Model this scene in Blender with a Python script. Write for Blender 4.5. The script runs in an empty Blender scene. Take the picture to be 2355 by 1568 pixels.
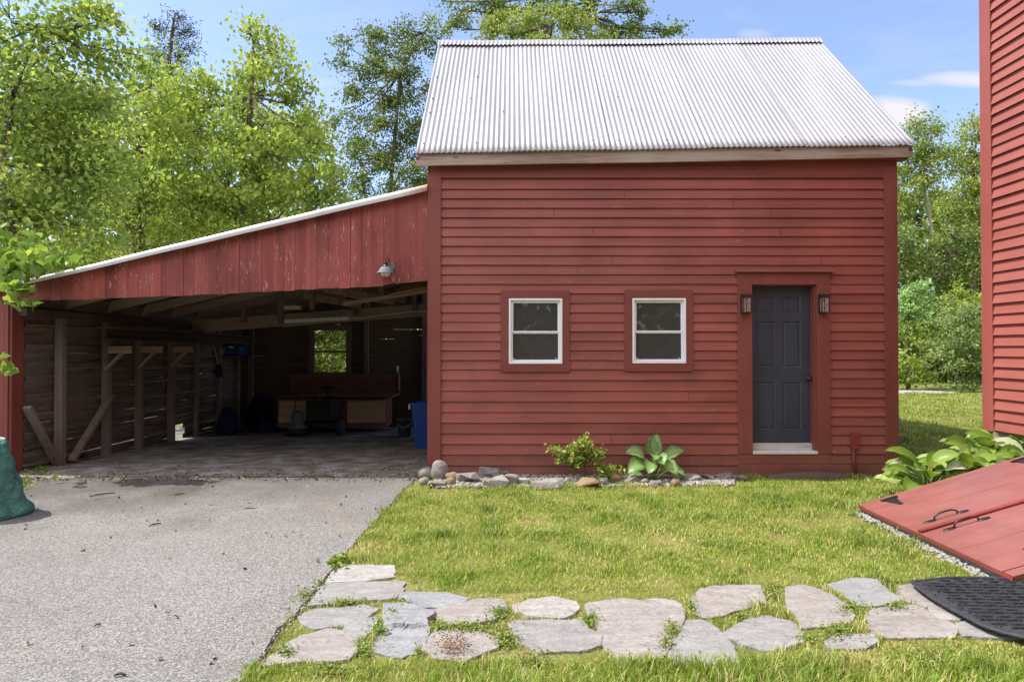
import bpy, bmesh, math, random
import numpy as np
from mathutils import Vector, Matrix, noise
R = math.radians
S = bpy.context.scene
COL = S.collection
random.seed(7)
rng = np.random.default_rng(7)

# ------------------------------------------------------------ camera, sky, sun, exposure
H = 1.62; F = 1500.0; CX = 1177.0; CY = 784.0; PITCH = R(0.69)
cd = bpy.data.cameras.new('camera'); cam = bpy.data.objects.new('camera', cd); COL.objects.link(cam)
cam.location = (0, 0, H); cam.rotation_euler = (R(90) + PITCH, 0, 0)
cd.sensor_width = 36; cd.lens = F / 2354 * 36; cd.clip_start = 0.05; cd.clip_end = 2000
S.camera = cam

SUN_EL = R(57); SUN_AZ = math.pi - R(3)          # azimuth measured from +x: sun stands left, slightly behind the barn
SD = Vector((math.cos(SUN_EL) * math.cos(SUN_AZ), math.cos(SUN_EL) * math.sin(SUN_AZ), math.sin(SUN_EL)))
w = bpy.data.worlds.new("World"); S.world = w; w.use_nodes = True
nt = w.node_tree; nt.nodes.clear()
def N(t, typ, **kw):
    n = t.nodes.new(typ)
    for k, v in kw.items():
        if k == 'ins':
            for kk, vv in v.items(): n.inputs[kk].default_value = vv
        else: setattr(n, k, v)
    return n
def L(t, a, b): t.links.new(a, b)
def Mth(t, op, a, b=None, c=None, clamp=False):
    n = N(t, 'ShaderNodeMath', operation=op); n.use_clamp = clamp
    for i, q in enumerate((a, b, c)):
        if q is None: continue
        if isinstance(q, (int, float)): n.inputs[i].default_value = q
        else: L(t, q, n.inputs[i])
    return n.outputs[0]
sky = N(nt, 'ShaderNodeTexSky', sky_type='NISHITA', sun_disc=False)
sky.sun_elevation = SUN_EL; sky.sun_rotation = math.atan2(SD.x, SD.y)
sky.air_density = 1.0; sky.dust_density = 0.7; sky.ozone_density = 1.6
tc = N(nt, 'ShaderNodeTexCoord'); sp = N(nt, 'ShaderNodeSeparateXYZ'); L(nt, tc.outputs['Generated'], sp.inputs[0])
yy = Mth(nt, 'MAXIMUM', sp.outputs[1], 0.02)
gx = Mth(nt, 'DIVIDE', sp.outputs[0], yy); gz_ = Mth(nt, 'DIVIDE', sp.outputs[2], yy)
cmb = N(nt, 'ShaderNodeCombineXYZ'); L(nt, gx, cmb.inputs[0]); L(nt, Mth(nt, 'MULTIPLY', gz_, 3.2), cmb.inputs[1])
nz = N(nt, 'ShaderNodeTexNoise', ins={'Scale': 3.2, 'Detail': 7, 'Roughness': 0.62, 'Distortion': 0.5}); L(nt, cmb.outputs[0], nz.inputs['Vector'])
cmb2 = N(nt, 'ShaderNodeCombineXYZ'); L(nt, gx, cmb2.inputs[0]); L(nt, Mth(nt, 'MULTIPLY', gz_, 1.6), cmb2.inputs[1])
nz2 = N(nt, 'ShaderNodeTexNoise', ins={'Scale': 12, 'Detail': 6, 'Roughness': 0.6}); L(nt, cmb2.outputs[0], nz2.inputs['Vector'])
def cloud(u, v, ru, rv, gain):
    cx, cz = (u - CX) / F, (CY + 18 - v) / F
    a = Mth(nt, 'DIVIDE', Mth(nt, 'SUBTRACT', gx, cx), ru / F); b = Mth(nt, 'DIVIDE', Mth(nt, 'SUBTRACT', gz_, cz), rv / F)
    r2 = Mth(nt, 'ADD', Mth(nt, 'MULTIPLY', a, a), Mth(nt, 'MULTIPLY', b, b))
    m = Mth(nt, 'SUBTRACT', 1.0, r2, clamp=True)
    m = Mth(nt, 'ADD', m, Mth(nt, 'MULTIPLY', Mth(nt, 'SUBTRACT', nz2.outputs[0], 0.5), 1.6))
    m = Mth(nt, 'MULTIPLY', m, Mth(nt, 'SUBTRACT', 1.6, r2, clamp=True))
    return Mth(nt, 'MULTIPLY', m, gain, clamp=True)
wisp = N(nt, 'ShaderNodeMapRange', ins={'From Min': 0.50, 'From Max': 0.80, 'To Max': 0.55}); L(nt, nz.outputs[0], wisp.inputs[0])
low = N(nt, 'ShaderNodeMapRange', ins={'From Min': 0.62, 'From Max': 0.22, 'To Min': 0.25, 'To Max': 1.0}); L(nt, gz_, low.inputs[0])
tot = Mth(nt, 'MULTIPLY', wisp.outputs[0], low.outputs[0])
for args in ((2050, 255, 110, 42, 1.2), (2230, 180, 130, 22, 0.8), (2120, 188, 80, 10, 0.35), (720, 190, 60, 16, 0.3), (745, 300, 60, 40, 0.35), (1740, 75, 50, 14, .3)):
    tot = Mth(nt, 'MAXIMUM', tot, cloud(*args))
# unseen broken cumulus added behind the camera to brighten the barn front
nzb = N(nt, 'ShaderNodeTexNoise', ins={'Scale': 2.2, 'Detail': 6, 'Roughness': 0.6}); L(nt, tc.outputs['Generated'], nzb.inputs['Vector'])
mb_ = N(nt, 'ShaderNodeMapRange', ins={'From Min': 0.44, 'From Max': 0.56}); L(nt, nzb.outputs[0], mb_.inputs[0])
bk_ = N(nt, 'ShaderNodeMapRange', ins={'From Min': 0.15, 'From Max': -0.25}); L(nt, sp.outputs[1], bk_.inputs[0])
up_ = N(nt, 'ShaderNodeMapRange', ins={'From Min': 0.0, 'From Max': 0.12}); L(nt, sp.outputs[2], up_.inputs[0])
bcl = Mth(nt, 'MULTIPLY', Mth(nt, 'MULTIPLY', mb_.outputs[0], bk_.outputs[0]), up_.outputs[0])
mxb = N(nt, 'ShaderNodeMix', data_type='RGBA'); L(nt, bcl, mxb.inputs[0]); L(nt, sky.outputs[0], mxb.inputs[6]); mxb.inputs[7].default_value = (11.0, 10.8, 10.4, 1)
mx = N(nt, 'ShaderNodeMix', data_type='RGBA'); L(nt, tot, mx.inputs[0]); L(nt, mxb.outputs[2], mx.inputs[6]); mx.inputs[7].default_value = (3.4, 3.5, 3.75, 1)
tn = N(nt, 'ShaderNodeMix', data_type='RGBA', blend_type='MULTIPLY', ins={0: 1.0}); L(nt, mx.outputs[2], tn.inputs[6]); tn.inputs[7].default_value = (1.025, .955, 1.0, 1)
bg = N(nt, 'ShaderNodeBackground', ins={'Strength': 0.097}); L(nt, tn.outputs[2], bg.inputs[0])
L(nt, bg.outputs[0], N(nt, 'ShaderNodeOutputWorld').inputs[0])

sl = bpy.data.lights.new('sun', 'SUN'); sl.energy = 2.5; sl.angle = R(0.53); sl.color = (1, .955, .88)
so = bpy.data.objects.new('sun', sl); COL.objects.link(so); so.rotation_euler = SD.to_track_quat('Z', 'Y').to_euler()
S.view_settings.view_transform = 'Standard'; S.view_settings.look = 'None'
S.view_settings.exposure = 1.5; S.view_settings.gamma = 1.0
S.render.engine = 'CYCLES'
S.cycles.max_bounces = 14; S.cycles.diffuse_bounces = 7; S.cycles.transmission_bounces = 8; S.cycles.transparent_max_bounces = 12

# ------------------------------------------------------------ helpers
def P(u, v, d):
    """point of the place at depth d seen in direction (u, v)"""
    a = u - CX; b = CY - v
    ry = F * math.cos(PITCH) - b * math.sin(PITCH); rz = F * math.sin(PITCH) + b * math.cos(PITCH)
    k = d / ry
    return Vector((a * k, d, H + rz * k))
def G(u, v, z=0.0):
    a = u - CX; b = CY - v
    ry = F * math.cos(PITCH) - b * math.sin(PITCH); rz = F * math.sin(PITCH) + b * math.cos(PITCH)
    k = (z - H) / rz
    return Vector((a * k, ry * k, z))
def sstep(a, b, x):
    t = np.clip((x - a) / (b - a), 0, 1); return t * t * (3 - 2 * t)
def gz(x, y):
    x = np.asarray(x, float); y = np.asarray(y, float)
    back = sstep(8.6, 18, y) * 0.46
    dip = -0.035 * np.clip(y - 8.6, 0, 7.5)
    k = sstep(-1.0, 2.5, x)
    far = sstep(20, 60, y) * .5
    return dip * (1 - k) + back * k + far

class MB:
    def __init__(s): s.v = []; s.f = []; s.m = []
    def add(s, vs, fs, mi=0):
        b = len(s.v); s.v += [tuple(p) for p in vs]; s.f += [tuple(b + i for i in f) for f in fs]; s.m += [mi] * len(fs); return s
    def box(s, x0, x1, y0, y1, z0, z1, mi=0):
        return s.add([(x0, y0, z0), (x1, y0, z0), (x1, y1, z0), (x0, y1, z0), (x0, y0, z1), (x1, y0, z1), (x1, y1, z1), (x0, y1, z1)],
                     [(0, 3, 2, 1), (4, 5, 6, 7), (0, 1, 5, 4), (1, 2, 6, 5), (2, 3, 7, 6), (3, 0, 4, 7)], mi)
    def beam(s, a, b, wd, ht, up=(0, 0, 1), mi=0):
        a = Vector(a); b = Vector(b); t = (b - a).normalized(); u = Vector(up); sd = t.cross(u).normalized(); u = sd.cross(t).normalized()
        vs = []
        for p in (a, b):
            for i, j in ((-1, -1), (1, -1), (1, 1), (-1, 1)): vs.append(p + sd * (i * wd / 2) + u * (j * ht / 2))
        return s.add(vs, [(0, 1, 2, 3), (7, 6, 5, 4), (0, 4, 5, 1), (1, 5, 6, 2), (2, 6, 7, 3), (3, 7, 4, 0)], mi)
    def tube(s, pts, rad, n=6, mi=0, cap=True):
        pts = [Vector(p) for p in pts]
        if not hasattr(rad, '__len__'): rad = [rad] * len(pts)
        vs = []; ref = None
        for i, p in enumerate(pts):
            t = (pts[min(i + 1, len(pts) - 1)] - pts[max(i - 1, 0)]).normalized()
            if ref is None: ref = t.orthogonal().normalized()
            ref = (ref - t * ref.dot(t)).normalized(); b = t.cross(ref)
            for k in range(n):
                a = 2 * math.pi * k / n; vs.append(p + (ref * math.cos(a) + b * math.sin(a)) * rad[i])
        fs = []
        for i in range(len(pts) - 1):
            for k in range(n):
                k2 = (k + 1) % n; fs.append((i * n + k, i * n + k2, (i + 1) * n + k2, (i + 1) * n + k))
        if cap: fs.append(tuple(range(n - 1, -1, -1))); fs.append(tuple((len(pts) - 1) * n + k for k in range(n)))
        return s.add(vs, fs, mi)
    def lathe(s, c, prof, n=24, mi=0, ax='z'):
        c = Vector(c); vs = []
        for r, z in prof:
            for k in range(n):
                a = 2 * math.pi * k / n
                if ax == 'z': vs.append(c + Vector((r * math.cos(a), r * math.sin(a), z)))
                else: vs.append(c + Vector((r * math.cos(a), -z, r * math.sin(a))))
        fs = []
        for i in range(len(prof) - 1):
            for k in range(n):
                k2 = (k + 1) % n; fs.append((i * n + k, i * n + k2, (i + 1) * n + k2, (i + 1) * n + k))
        return s.add(vs, fs, mi)
    def build(s, name, mats, parent=None, smooth=False, bevel=0):
        me = bpy.data.meshes.new(name); me.from_pydata(s.v, [], s.f)
        if not isinstance(mats, (list, tuple)): mats = [mats]
        for m in mats: me.materials.append(m)
        if len(mats) > 1: me.polygons.foreach_set('material_index', s.m)
        if smooth: me.polygons.foreach_set('use_smooth', [True] * len(me.polygons))
        me.update()
        o = link(name, me, parent)
        if bevel:
            b = o.modifiers.new('bevel', 'BEVEL'); b.width = bevel; b.segments = 2; b.limit_method = 'ANGLE'
        return o
def link(name, me, parent=None):
    o = bpy.data.objects.new(name, me); COL.objects.link(o)
    if parent is not None:
        o.parent = parent; p = parent; off = Vector((0, 0, 0))
        while p is not None: off += p.location; p = p.parent
        o.location = -off
    return o
def tag(o, label, cat, group=None):
    o['label'] = label; o['category'] = cat
    if group: o['group'] = group
    return o
def thing(name, label, cat, loc=(0, 0, 0), group=None):
    o = bpy.data.objects.new(name, None); COL.objects.link(o); o.location = loc; o.empty_display_size = .2
    return tag(o, label, cat, group)
def struct(o): o['kind'] = 'structure'; return o
def stuff(o): o['kind'] = 'stuff'; return o

# ------------------------------------------------------------ materials
def ramp(t, fac, stops):
    r = N(t, 'ShaderNodeValToRGB'); e = r.color_ramp.elements
    while len(e) < len(stops): e.new(0.5)
    for i, (p, c) in enumerate(stops): e[i].position = p; e[i].color = tuple(c) + (1,) if len(c) == 3 else c
    L(t, fac, r.inputs[0]); return r.outputs[0]
def mixc(t, fac, a, b, mode='MIX'):
    n = N(t, 'ShaderNodeMix', data_type='RGBA', blend_type=mode)
    for i, q in ((0, fac), (6, a), (7, b)):
        if isinstance(q, (int, float)): n.inputs[i].default_value = q
        elif isinstance(q, tuple): n.inputs[i].default_value = q + (1,) if len(q) == 3 else q
        else: L(t, q, n.inputs[i])
    return n.outputs[2]
class Mat:
    def __init__(s, name, rough=.6, spec=.3):
        s.m = bpy.data.materials.new(name); s.m.use_nodes = True; s.t = s.m.node_tree; s.b = s.t.nodes['Principled BSDF']
        s.b.inputs['Roughness'].default_value = rough; s.b.inputs['Specular IOR Level'].default_value = spec
        s.co = N(s.t, 'ShaderNodeNewGeometry').outputs['Position']; s.h = None
    def map(s, sc=(1, 1, 1), rot=(0, 0, 0), co=None):
        n = N(s.t, 'ShaderNodeMapping'); n.inputs['Scale'].default_value = sc; n.inputs['Rotation'].default_value = rot
        L(s.t, co or s.co, n.inputs[0]); return n.outputs[0]
    def noise(s, scale, detail=4, rough=.55, sc=(1, 1, 1), dist=0.0, co=None):
        n = N(s.t, 'ShaderNodeTexNoise', ins={'Scale': scale, 'Detail': detail, 'Roughness': rough, 'Distortion': dist})
        L(s.t, s.map(sc, co=co), n.inputs['Vector']); return n.outputs[0]
    def vor(s, scale, feat='F1', out='Distance', sc=(1, 1, 1)):
        n = N(s.t, 'ShaderNodeTexVoronoi', feature=feat, ins={'Scale': scale}); L(s.t, s.map(sc), n.inputs['Vector']); return n.outputs[out]
    def rng(s, v, a, b, c=0., d=1.):
        n = N(s.t, 'ShaderNodeMapRange', ins={'From Min': a, 'From Max': b, 'To Min': c, 'To Max': d}); L(s.t, v, n.inputs[0]); return n.outputs[0]
    def col(s, c):
        if isinstance(c, tuple): s.b.inputs['Base Color'].default_value = c + (1,)
        else: L(s.t, c, s.b.inputs['Base Color'])
        return s
    def bump(s, h, strength=.4, dist=.01):
        n = N(s.t, 'ShaderNodeBump', ins={'Strength': strength, 'Distance': dist}); L(s.t, h, n.inputs['Height'])
        if s.h: L(s.t, s.h, n.inputs['Normal'])
        s.h = n.outputs[0]; L(s.t, s.h, s.b.inputs['Normal']); return s
def flat(name, c, rough=.5, spec=.4, metal=0, var=.12, sc=14):
    m = Mat(name, rough, spec); n = m.noise(sc, 5)
    lo = tuple(x * (1 - var) for x in c); hi = tuple(min(1, x * (1 + var)) for x in c)
    m.col(ramp(m.t, n, [(.3, lo), (.7, hi)])); m.b.inputs['Metallic'].default_value = metal; m.bump(m.noise(120, 3), .12, .002); return m.m

def paint(name, c, along='x', chips=.0, fade=.25, rough=.55, grain=.25, boards=None, splash=False):
    """barn paint on wood: grain runs along an axis, faded clouds, white chips and scratches"""
    m = Mat(name, rough, .35)
    g = {'x': (1.2, 30, 30), 'y': (30, 1.2, 30), 'z': (30, 30, 1.2)}[along]
    big = m.noise(1.3, 4); mid = m.noise(1.0, 6, .6, sc=tuple(x * .35 for x in g)); fine = m.noise(1.6, 5, .65, sc=tuple(x * 1.6 for x in g), dist=.3)
    dark = tuple(x * (1 - fade) for x in c); lite = (min(1, c[0] * (1 + fade * .8)), min(1, c[1] * (1 + fade * 1.2)), min(1, c[2] * (1 + fade * 1.2)))
    k = ramp(m.t, mixc(m.t, .5, big, mid), [(.36, dark), (.5, c), (.66, lite)])
    k = mixc(m.t, m.rng(fine, .38, .28, 0, .35), k, tuple(x * .45 for x in c))
    if boards:
        sx_ = N(m.t, 'ShaderNodeSeparateXYZ'); L(m.t, m.co, sx_.inputs[0]); ax = {'x': 2, 'y': 2, 'z': 0}[along]
        fl = Mth(m.t, 'FLOOR', Mth(m.t, 'DIVIDE', Mth(m.t, 'SUBTRACT', sx_.outputs[ax], boards[1]), boards[0])); wn_2 = N(m.t, 'ShaderNodeTexWhiteNoise', noise_dimensions='1D'); L(m.t, fl, wn_2.inputs['W'])
        k = mixc(m.t, 1.0, k, ramp(m.t, wn_2.outputs[0], [(0, (1 - boards[2],) * 3), (1, (1 + boards[2] * .7,) * 3)]), 'MULTIPLY')
    if chips:
        cn = m.noise(1.0, 6, .7, sc=tuple(x * .9 + 6 for x in g)); area = m.noise(1.7, 2)
        ck = Mth(m.t, 'MULTIPLY', m.rng(cn, .70 - chips * .06, .73 - chips * .06), m.rng(area, .42, .62)); ck = Mth(m.t, 'MULTIPLY', ck, .75, clamp=True)
        k = mixc(m.t, ck, k, (.50, .36, .33))
        wn = m.noise(3.5, 5, .7); k = mixc(m.t, m.rng(wn, .56, .70, 0, .4 * min(1, chips)), k, (c[0] * .45, c[1] * .8, c[2] * .8))
    if splash:
        sz_ = N(m.t, 'ShaderNodeSeparateXYZ'); L(m.t, m.co, sz_.inputs[0])
        k = mixc(m.t, Mth(m.t, 'MULTIPLY', m.rng(sz_.outputs[2], .55, .02), m.rng(m.noise(5, 6, .75), .40, .62, .1, .75), clamp=True), k, (.105, .068, .052))
    m.col(k); m.bump(fine, grain, .004); m.bump(m.noise(2.5, 3), .15, .02); return m.m
def wood(name, c1, c2, along='x', grey=None, knots=False, rough=.85, bs=.5):
    m = Mat(name, rough, .15)
    g = {'x': (.9, 16, 16), 'y': (16, .9, 16), 'z': (16, 16, .9)}[along]
    a = m.noise(1.0, 6, .6, sc=g, dist=.8); b = m.noise(.9, 4); f = m.noise(2.2, 5, .7, sc=tuple(x * 1.8 for x in g))
    k = ramp(m.t, a, [(.3, c1), (.7, c2)]); k = mixc(m.t, m.rng(f, .45, .3, 0, .6), k, tuple(x * .35 for x in c1))
    if grey: k = mixc(m.t, m.rng(b, .40, .62, 0, .85), k, grey)
    if knots:
        v = m.vor(1.6, sc=(1, .4, 3.2)); k = mixc(m.t, m.rng(v, .10, .05, 0, .8), k, tuple(x * .3 for x in c1))
    m.col(k); m.bump(a, bs, .008); m.bump(f, bs * .7, .004); return m.m

RED = (.262, .073, .056)
M = {}
M['siding'] = paint('red_siding_paint', RED, 'x', chips=.75, fade=.24, boards=(.122, .02, .13), splash=True)
M['trim'] = paint('red_trim_paint', (.19, .052, .042), 'x', chips=.2, fade=.13)
M['trimv'] = paint('red_trim_paint_vertical', (.20, .055, .044), 'z', chips=.2, fade=.14)
M['header'] = paint('weathered_red_boards', (.265, .060, .050), 'z', chips=1.6, fade=.45, grain=.6, boards=(.14355, -1.0879, .22))
M['house'] = paint('house_red_paint', (.275, .080, .064), 'y', chips=.25, fade=.14, grain=.4)
M['housetrim'] = paint('house_red_trim', (.255, .066, .053), 'z', chips=.1, fade=.10)
M['bulk'] = paint('cellar_door_paint', (.235, .085, .070), 'x', chips=.55, fade=.2, rough=.42)
M['bulkedge'] = paint('cellar_door_edge', (.20, .035, .028), 'y', chips=.3, fade=.3)
M['fascia'] = wood('weathered_fascia_wood', (.17, .115, .085), (.44, .37, .30), 'x', grey=(.37, .33, .29), knots=True)
M['oldwood'] = wood('old_barn_lumber', (.075, .048, .034), (.17, .115, .08), 'x', grey=(.125, .10, .085))
M['oldwoodz'] = wood('old_barn_posts', (.12, .088, .072), (.24, .18, .15), 'z', grey=(.20, .17, .155))
M['oldwoody'] = wood('old_barn_planks', (.06, .04, .03), (.13, .09, .068), 'y', grey=(.10, .08, .07))
M['slab'] = wood('rough_slab_boards', (.035, .027, .022), (.25, .19, .15), 'y', grey=(.15, .135, .125), bs=1.0)
M['newwood'] = wood('pale_bracket_wood', (.30, .22, .15), (.48, .37, .26), 'x')
M['rafter'] = wood('lit_rafter_lumber', (.22, .155, .11), (.44, .32, .23), 'x', grey=(.34, .28, .22))  # old lumber made paler, so the rafters look lit from below
M['lumber'] = wood('stored_lumber', (.30, .15, .07), (.45, .26, .13), 'x')
M['log'] = wood('rotting_plank', (.07, .05, .036), (.15, .105, .08), 'x', grey=(.10, .08, .065), bs=1.0)
M['thresh'] = wood('worn_threshold', (.40, .37, .34), (.62, .60, .57), 'x')
M['white'] = flat('white_vinyl', (.78, .79, .82), .35, .5, var=.03)
M['whitemetal'] = flat('dull_white_metal', (.6, .6, .58), .5, .4)
M['black'] = flat('black_metal', (.018, .017, .02), .38, .5)
M['rubber'] = flat('black_rubber', (.035, .036, .042), .62, .3, var=.5, sc=30)
M['silver'] = flat('grey_metal_shade', (.13, .14, .155), .7, .25, 0)
M['blue'] = flat('blue_plastic', (.012, .055, .24), .45, .4)
M['navy'] = flat('navy_fabric', (.006, .008, .045), .7, .2)
M['grey'] = flat('grey_plastic', (.10, .10, .11), .5, .4)
M['dark'] = flat('dark_machine', (.015, .014, .013), .6, .3)
M['redwood'] = paint('bench_red_paint', (.19, .075, .062), 'x', chips=.6, fade=.3)
M['ply'] = wood('cabinet_plywood', (.50, .33, .20), (.68, .48, .30), 'x')
m = Mat('door_paint', .48, .4)
m.col(ramp(m.t, m.noise(3, 4), [(.3, (.029, .038, .058)), (.7, (.044, .055, .080))]))
wn = m.noise(26, 5, .7, sc=(1, 1, .6)); m.col(mixc(m.t, m.rng(wn, .73, .76, 0, .5), ramp(m.t, m.noise(3, 4), [(.3, (.029, .038, .058)), (.7, (.044, .055, .080))]), (.25, .26, .28)))
m.bump(m.noise(18, 4, sc=(3, 3, .4)), .15, .003); M['door'] = m.m
# galvanised corrugated roof
m = Mat('galvanised_tin', .42, .5); m.b.inputs['Metallic'].default_value = .15
k = ramp(m.t, m.noise(.9, 5, sc=(3, .5, .5)), [(.3, (.285, .29, .305)), (.7, (.38, .385, .40))])
k = mixc(m.t, m.rng(m.noise(9, 5, .7, sc=(3, .6, .6)), .62, .78, 0, .5), k, (.30, .29, .30))
m.col(k); m.bump(m.noise(1.2, 3), .3, .02); M['tin'] = m.m
m = Mat('galvanised_edge', .4, .5); m.b.inputs['Metallic'].default_value = .2
rx = m.rng(m.noise(2.5, 5, .7), .56, .66)
spn = N(m.t, 'ShaderNodeSeparateXYZ'); L(m.t, m.co, spn.inputs[0]); endr = m.rng(spn.outputs[0], -1.45, -1.12)
m.col(mixc(m.t, Mth(m.t, 'MULTIPLY', endr, .8, clamp=True), mixc(m.t, Mth(m.t, 'MULTIPLY', rx, .3), (.62, .63, .63), (.38, .34, .30)), (.33, .13, .07))); M['tinedge'] = m.m
# glass
def glass(name, tint=.9, haze=.15):
    m = bpy.data.materials.new(name); m.use_nodes = True; t = m.node_tree; t.nodes.clear()
    a = N(t, 'ShaderNodeBsdfTransparent'); a.inputs[0].default_value = (tint, tint, tint, 1)
    g = N(t, 'ShaderNodeBsdfGlossy', ins={'Roughness': .02}); g.inputs[0].default_value = (.9, .9, .9, 1)
    f = N(t, 'ShaderNodeFresnel', ins={'IOR': 1.5}); mx_ = N(t, 'ShaderNodeMixShader')
    L(t, f.outputs[0], mx_.inputs[0]); L(t, a.outputs[0], mx_.inputs[1]); L(t, g.outputs[0], mx_.inputs[2])
    df = N(t, 'ShaderNodeBsdfDiffuse'); df.inputs[0].default_value = (.36, .36, .34, 1); m2 = N(t, 'ShaderNodeMixShader', ins={0: haze})  # grey haze painted into the glass to lift its black panes
    L(t, mx_.outputs[0], m2.inputs[1]); L(t, df.outputs[0], m2.inputs[2]); L(t, m2.outputs[0], N(t, 'ShaderNodeOutputMaterial').inputs[0]); return m
M['glass'] = glass('window_glass')
M['screen'] = flat('insect_screen', (.055, .055, .05), .8, .1)
M['room'] = flat('dim_room', (.10, .085, .07), .9, .1, sc=2)
m = Mat('frosted_globe', .25, .5); m.col((.62, .58, .48)); M['globe'] = m.m
m = Mat('lantern_glass', .2, .5); m.col(ramp(m.t, m.noise(30, 3), [(.3, (.16, .12, .10)), (.7, (.40, .34, .30))])); M['seeded'] = m.m
# stones
def stone(name, c1, c2, tintc, sc=6):
    c1, c2, tintc = [tuple(x * .74 for x in q) for q in (c1, c2, tintc)]
    m = Mat(name, .85, .2); a = m.noise(sc, 7, .65, dist=.6); b = m.noise(1.8, 4)
    k = ramp(m.t, a, [(.3, c1), (.7, c2)]); k = mixc(m.t, m.rng(b, .4, .65, 0, .7), k, tintc)
    wv = m.noise(3, 6, .7, sc=(1, 3.5, 1), dist=1.5); crk = m.rng(Mth(m.t, 'ABSOLUTE', Mth(m.t, 'SUBTRACT', wv, .5)), .012, .0, 0, .55)
    k = mixc(m.t, crk, k, tuple(x * .35 for x in c1)); k = mixc(m.t, m.rng(m.noise(34, 6, .75), .40, .62, .0, .35), k, tuple(x * .55 for x in c1)); k = mixc(m.t, m.rng(m.noise(13, 6, .7, sc=(1, 2.2, 1), dist=.8), .60, .68, 0, .55), k, tuple(min(1, x * 1.35) for x in c2)); k = mixc(m.t, m.rng(m.noise(4.3, 6, .7), .60, .70, 0, .45), k, (.17, .13, .09)); m.col(k)
    m.bump(a, .6, .02); m.bump(wv, .8, .03); m.bump(m.noise(60, 4), .4, .004); return m.m
M['st_grey'] = stone('grey_flagstone', (.315, .31, .30), (.46, .455, .44), (.38, .365, .35))
M['st_blue'] = stone('bluish_slate_flagstone', (.31, .325, .335), (.45, .46, .47), (.39, .39, .385))
M['st_pink'] = stone('pinkish_flagstone', (.34, .31, .285), (.50, .46, .43), (.42, .385, .36))
M['st_white'] = stone('pale_flagstone', (.40, .38, .35), (.60, .58, .54), (.46, .43, .40), 10)
M['rock'] = stone('fieldstone', (.24, .225, .20), (.42, .40, .36), (.32, .285, .25), 9)
M['rocktan'] = stone('tan_cobble', (.30, .20, .11), (.48, .36, .24), (.36, .22, .11), 9)
M['gravel'] = stone('pale_gravel', (.38, .36, .34), (.66, .63, .60), (.50, .47, .44), 22)
M['found'] = stone('foundation_stone', (.22, .21, .20), (.36, .35, .34), (.3, .28, .26), 5)
# asphalt
m = Mat('old_asphalt', .9, .15)
sp1 = m.vor(125, out='Color'); sp2 = m.vor(240, out='Color'); big = m.noise(.55, 5, .6); mid = m.noise(5, 4)
bw = N(m.t, 'ShaderNodeRGBToBW'); L(m.t, sp1, bw.inputs[0]); bw2 = N(m.t, 'ShaderNodeRGBToBW'); L(m.t, sp2, bw2.inputs[0])
k = ramp(m.t, bw.outputs[0], [(.18, (.10, .10, .097)), (.5, (.245, .243, .235)), (.82, (.52, .515, .50))])
k2 = ramp(m.t, bw2.outputs[0], [(.2, (.14, .135, .13)), (.8, (.42, .41, .40))]); k = mixc(m.t, .35, k, k2)
k = mixc(m.t, 1.0, k, ramp(m.t, big, [(.3, (.60, .595, .58)), (.7, (.76, .76, .76))]), 'MULTIPLY')
k = mixc(m.t, m.rng(mid, .62, .75, 0, .2), k, (.14, .12, .10)); k = mixc(m.t, 1.0, k, (1.0, .985, .955), 'MULTIPLY'); k = mixc(m.t, m.rng(m.noise(1.1, 5, .6), .60, .72, 0, .35), k, (.09, .085, .08))
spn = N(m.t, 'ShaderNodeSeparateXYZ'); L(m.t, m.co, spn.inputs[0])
dirt = Mth(m.t, 'ADD', m.rng(spn.outputs[1], 5.2, 7.6), Mth(m.t, 'MULTIPLY', Mth(m.t, 'SUBTRACT', m.noise(1.4, 6, .65), .5), 2.0))  # dirt and soft tree shade painted together, darker towards the shed
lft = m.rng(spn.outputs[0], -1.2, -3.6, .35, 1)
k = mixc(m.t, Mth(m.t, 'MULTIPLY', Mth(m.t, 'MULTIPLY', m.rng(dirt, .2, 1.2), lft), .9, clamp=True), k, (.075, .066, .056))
# sand filled cracks
def crackline(pts):
    out = None
    for (ax, ay), (bx_, by_) in zip(pts[:-1], pts[1:]):
        dx, dy = bx_ - ax, by_ - ay; ln = math.hypot(dx, dy)
        px = Mth(m.t, 'SUBTRACT', spn.outputs[0], ax); py = Mth(m.t, 'SUBTRACT', spn.outputs[1], ay)
        wob = Mth(m.t, 'MULTIPLY', Mth(m.t, 'SUBTRACT', m.noise(4, 6, .7), .5), .35)
        ds = Mth(m.t, 'ADD', Mth(m.t, 'ADD', Mth(m.t, 'MULTIPLY', px, -dy / ln), Mth(m.t, 'MULTIPLY', py, dx / ln)), wob)
        al = Mth(m.t, 'ADD', Mth(m.t, 'MULTIPLY', px, dx / ln), Mth(m.t, 'MULTIPLY', py, dy / ln))
        k_ = Mth(m.t, 'MULTIPLY', m.rng(Mth(m.t, 'ABSOLUTE', ds), .035, .004), Mth(m.t, 'MULTIPLY', Mth(m.t, 'GREATER_THAN', al, 0.), Mth(m.t, 'LESS_THAN', al, ln)))
        out = k_ if out is None else Mth(m.t, 'MAXIMUM', out, k_)
    return out
g2 = lambda u, v: (G(u, v).x, G(u, v).y)
cr = crackline([g2(60, 1195), g2(330, 1192), g2(560, 1170), g2(800, 1152)])
cr2 = crackline([g2(520, 1180), g2(640, 1212), g2(880, 1222)])
cr3 = crackline([g2(770, 1160), g2(790, 1222)])
cr = Mth(m.t, 'MAXIMUM', Mth(m.t, 'MAXIMUM', cr, cr2), cr3)
k = mixc(m.t, Mth(m.t, 'MULTIPLY', cr, Mth(m.t, 'MULTIPLY', m.rng(m.noise(3.1, 5, .7), .38, .6), .6), clamp=True), k, (.26, .19, .12))
m.col(k); m.bump(sp1, .55, .006); m.bump(mid, .2, .01); M['asphalt'] = m.m
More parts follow.
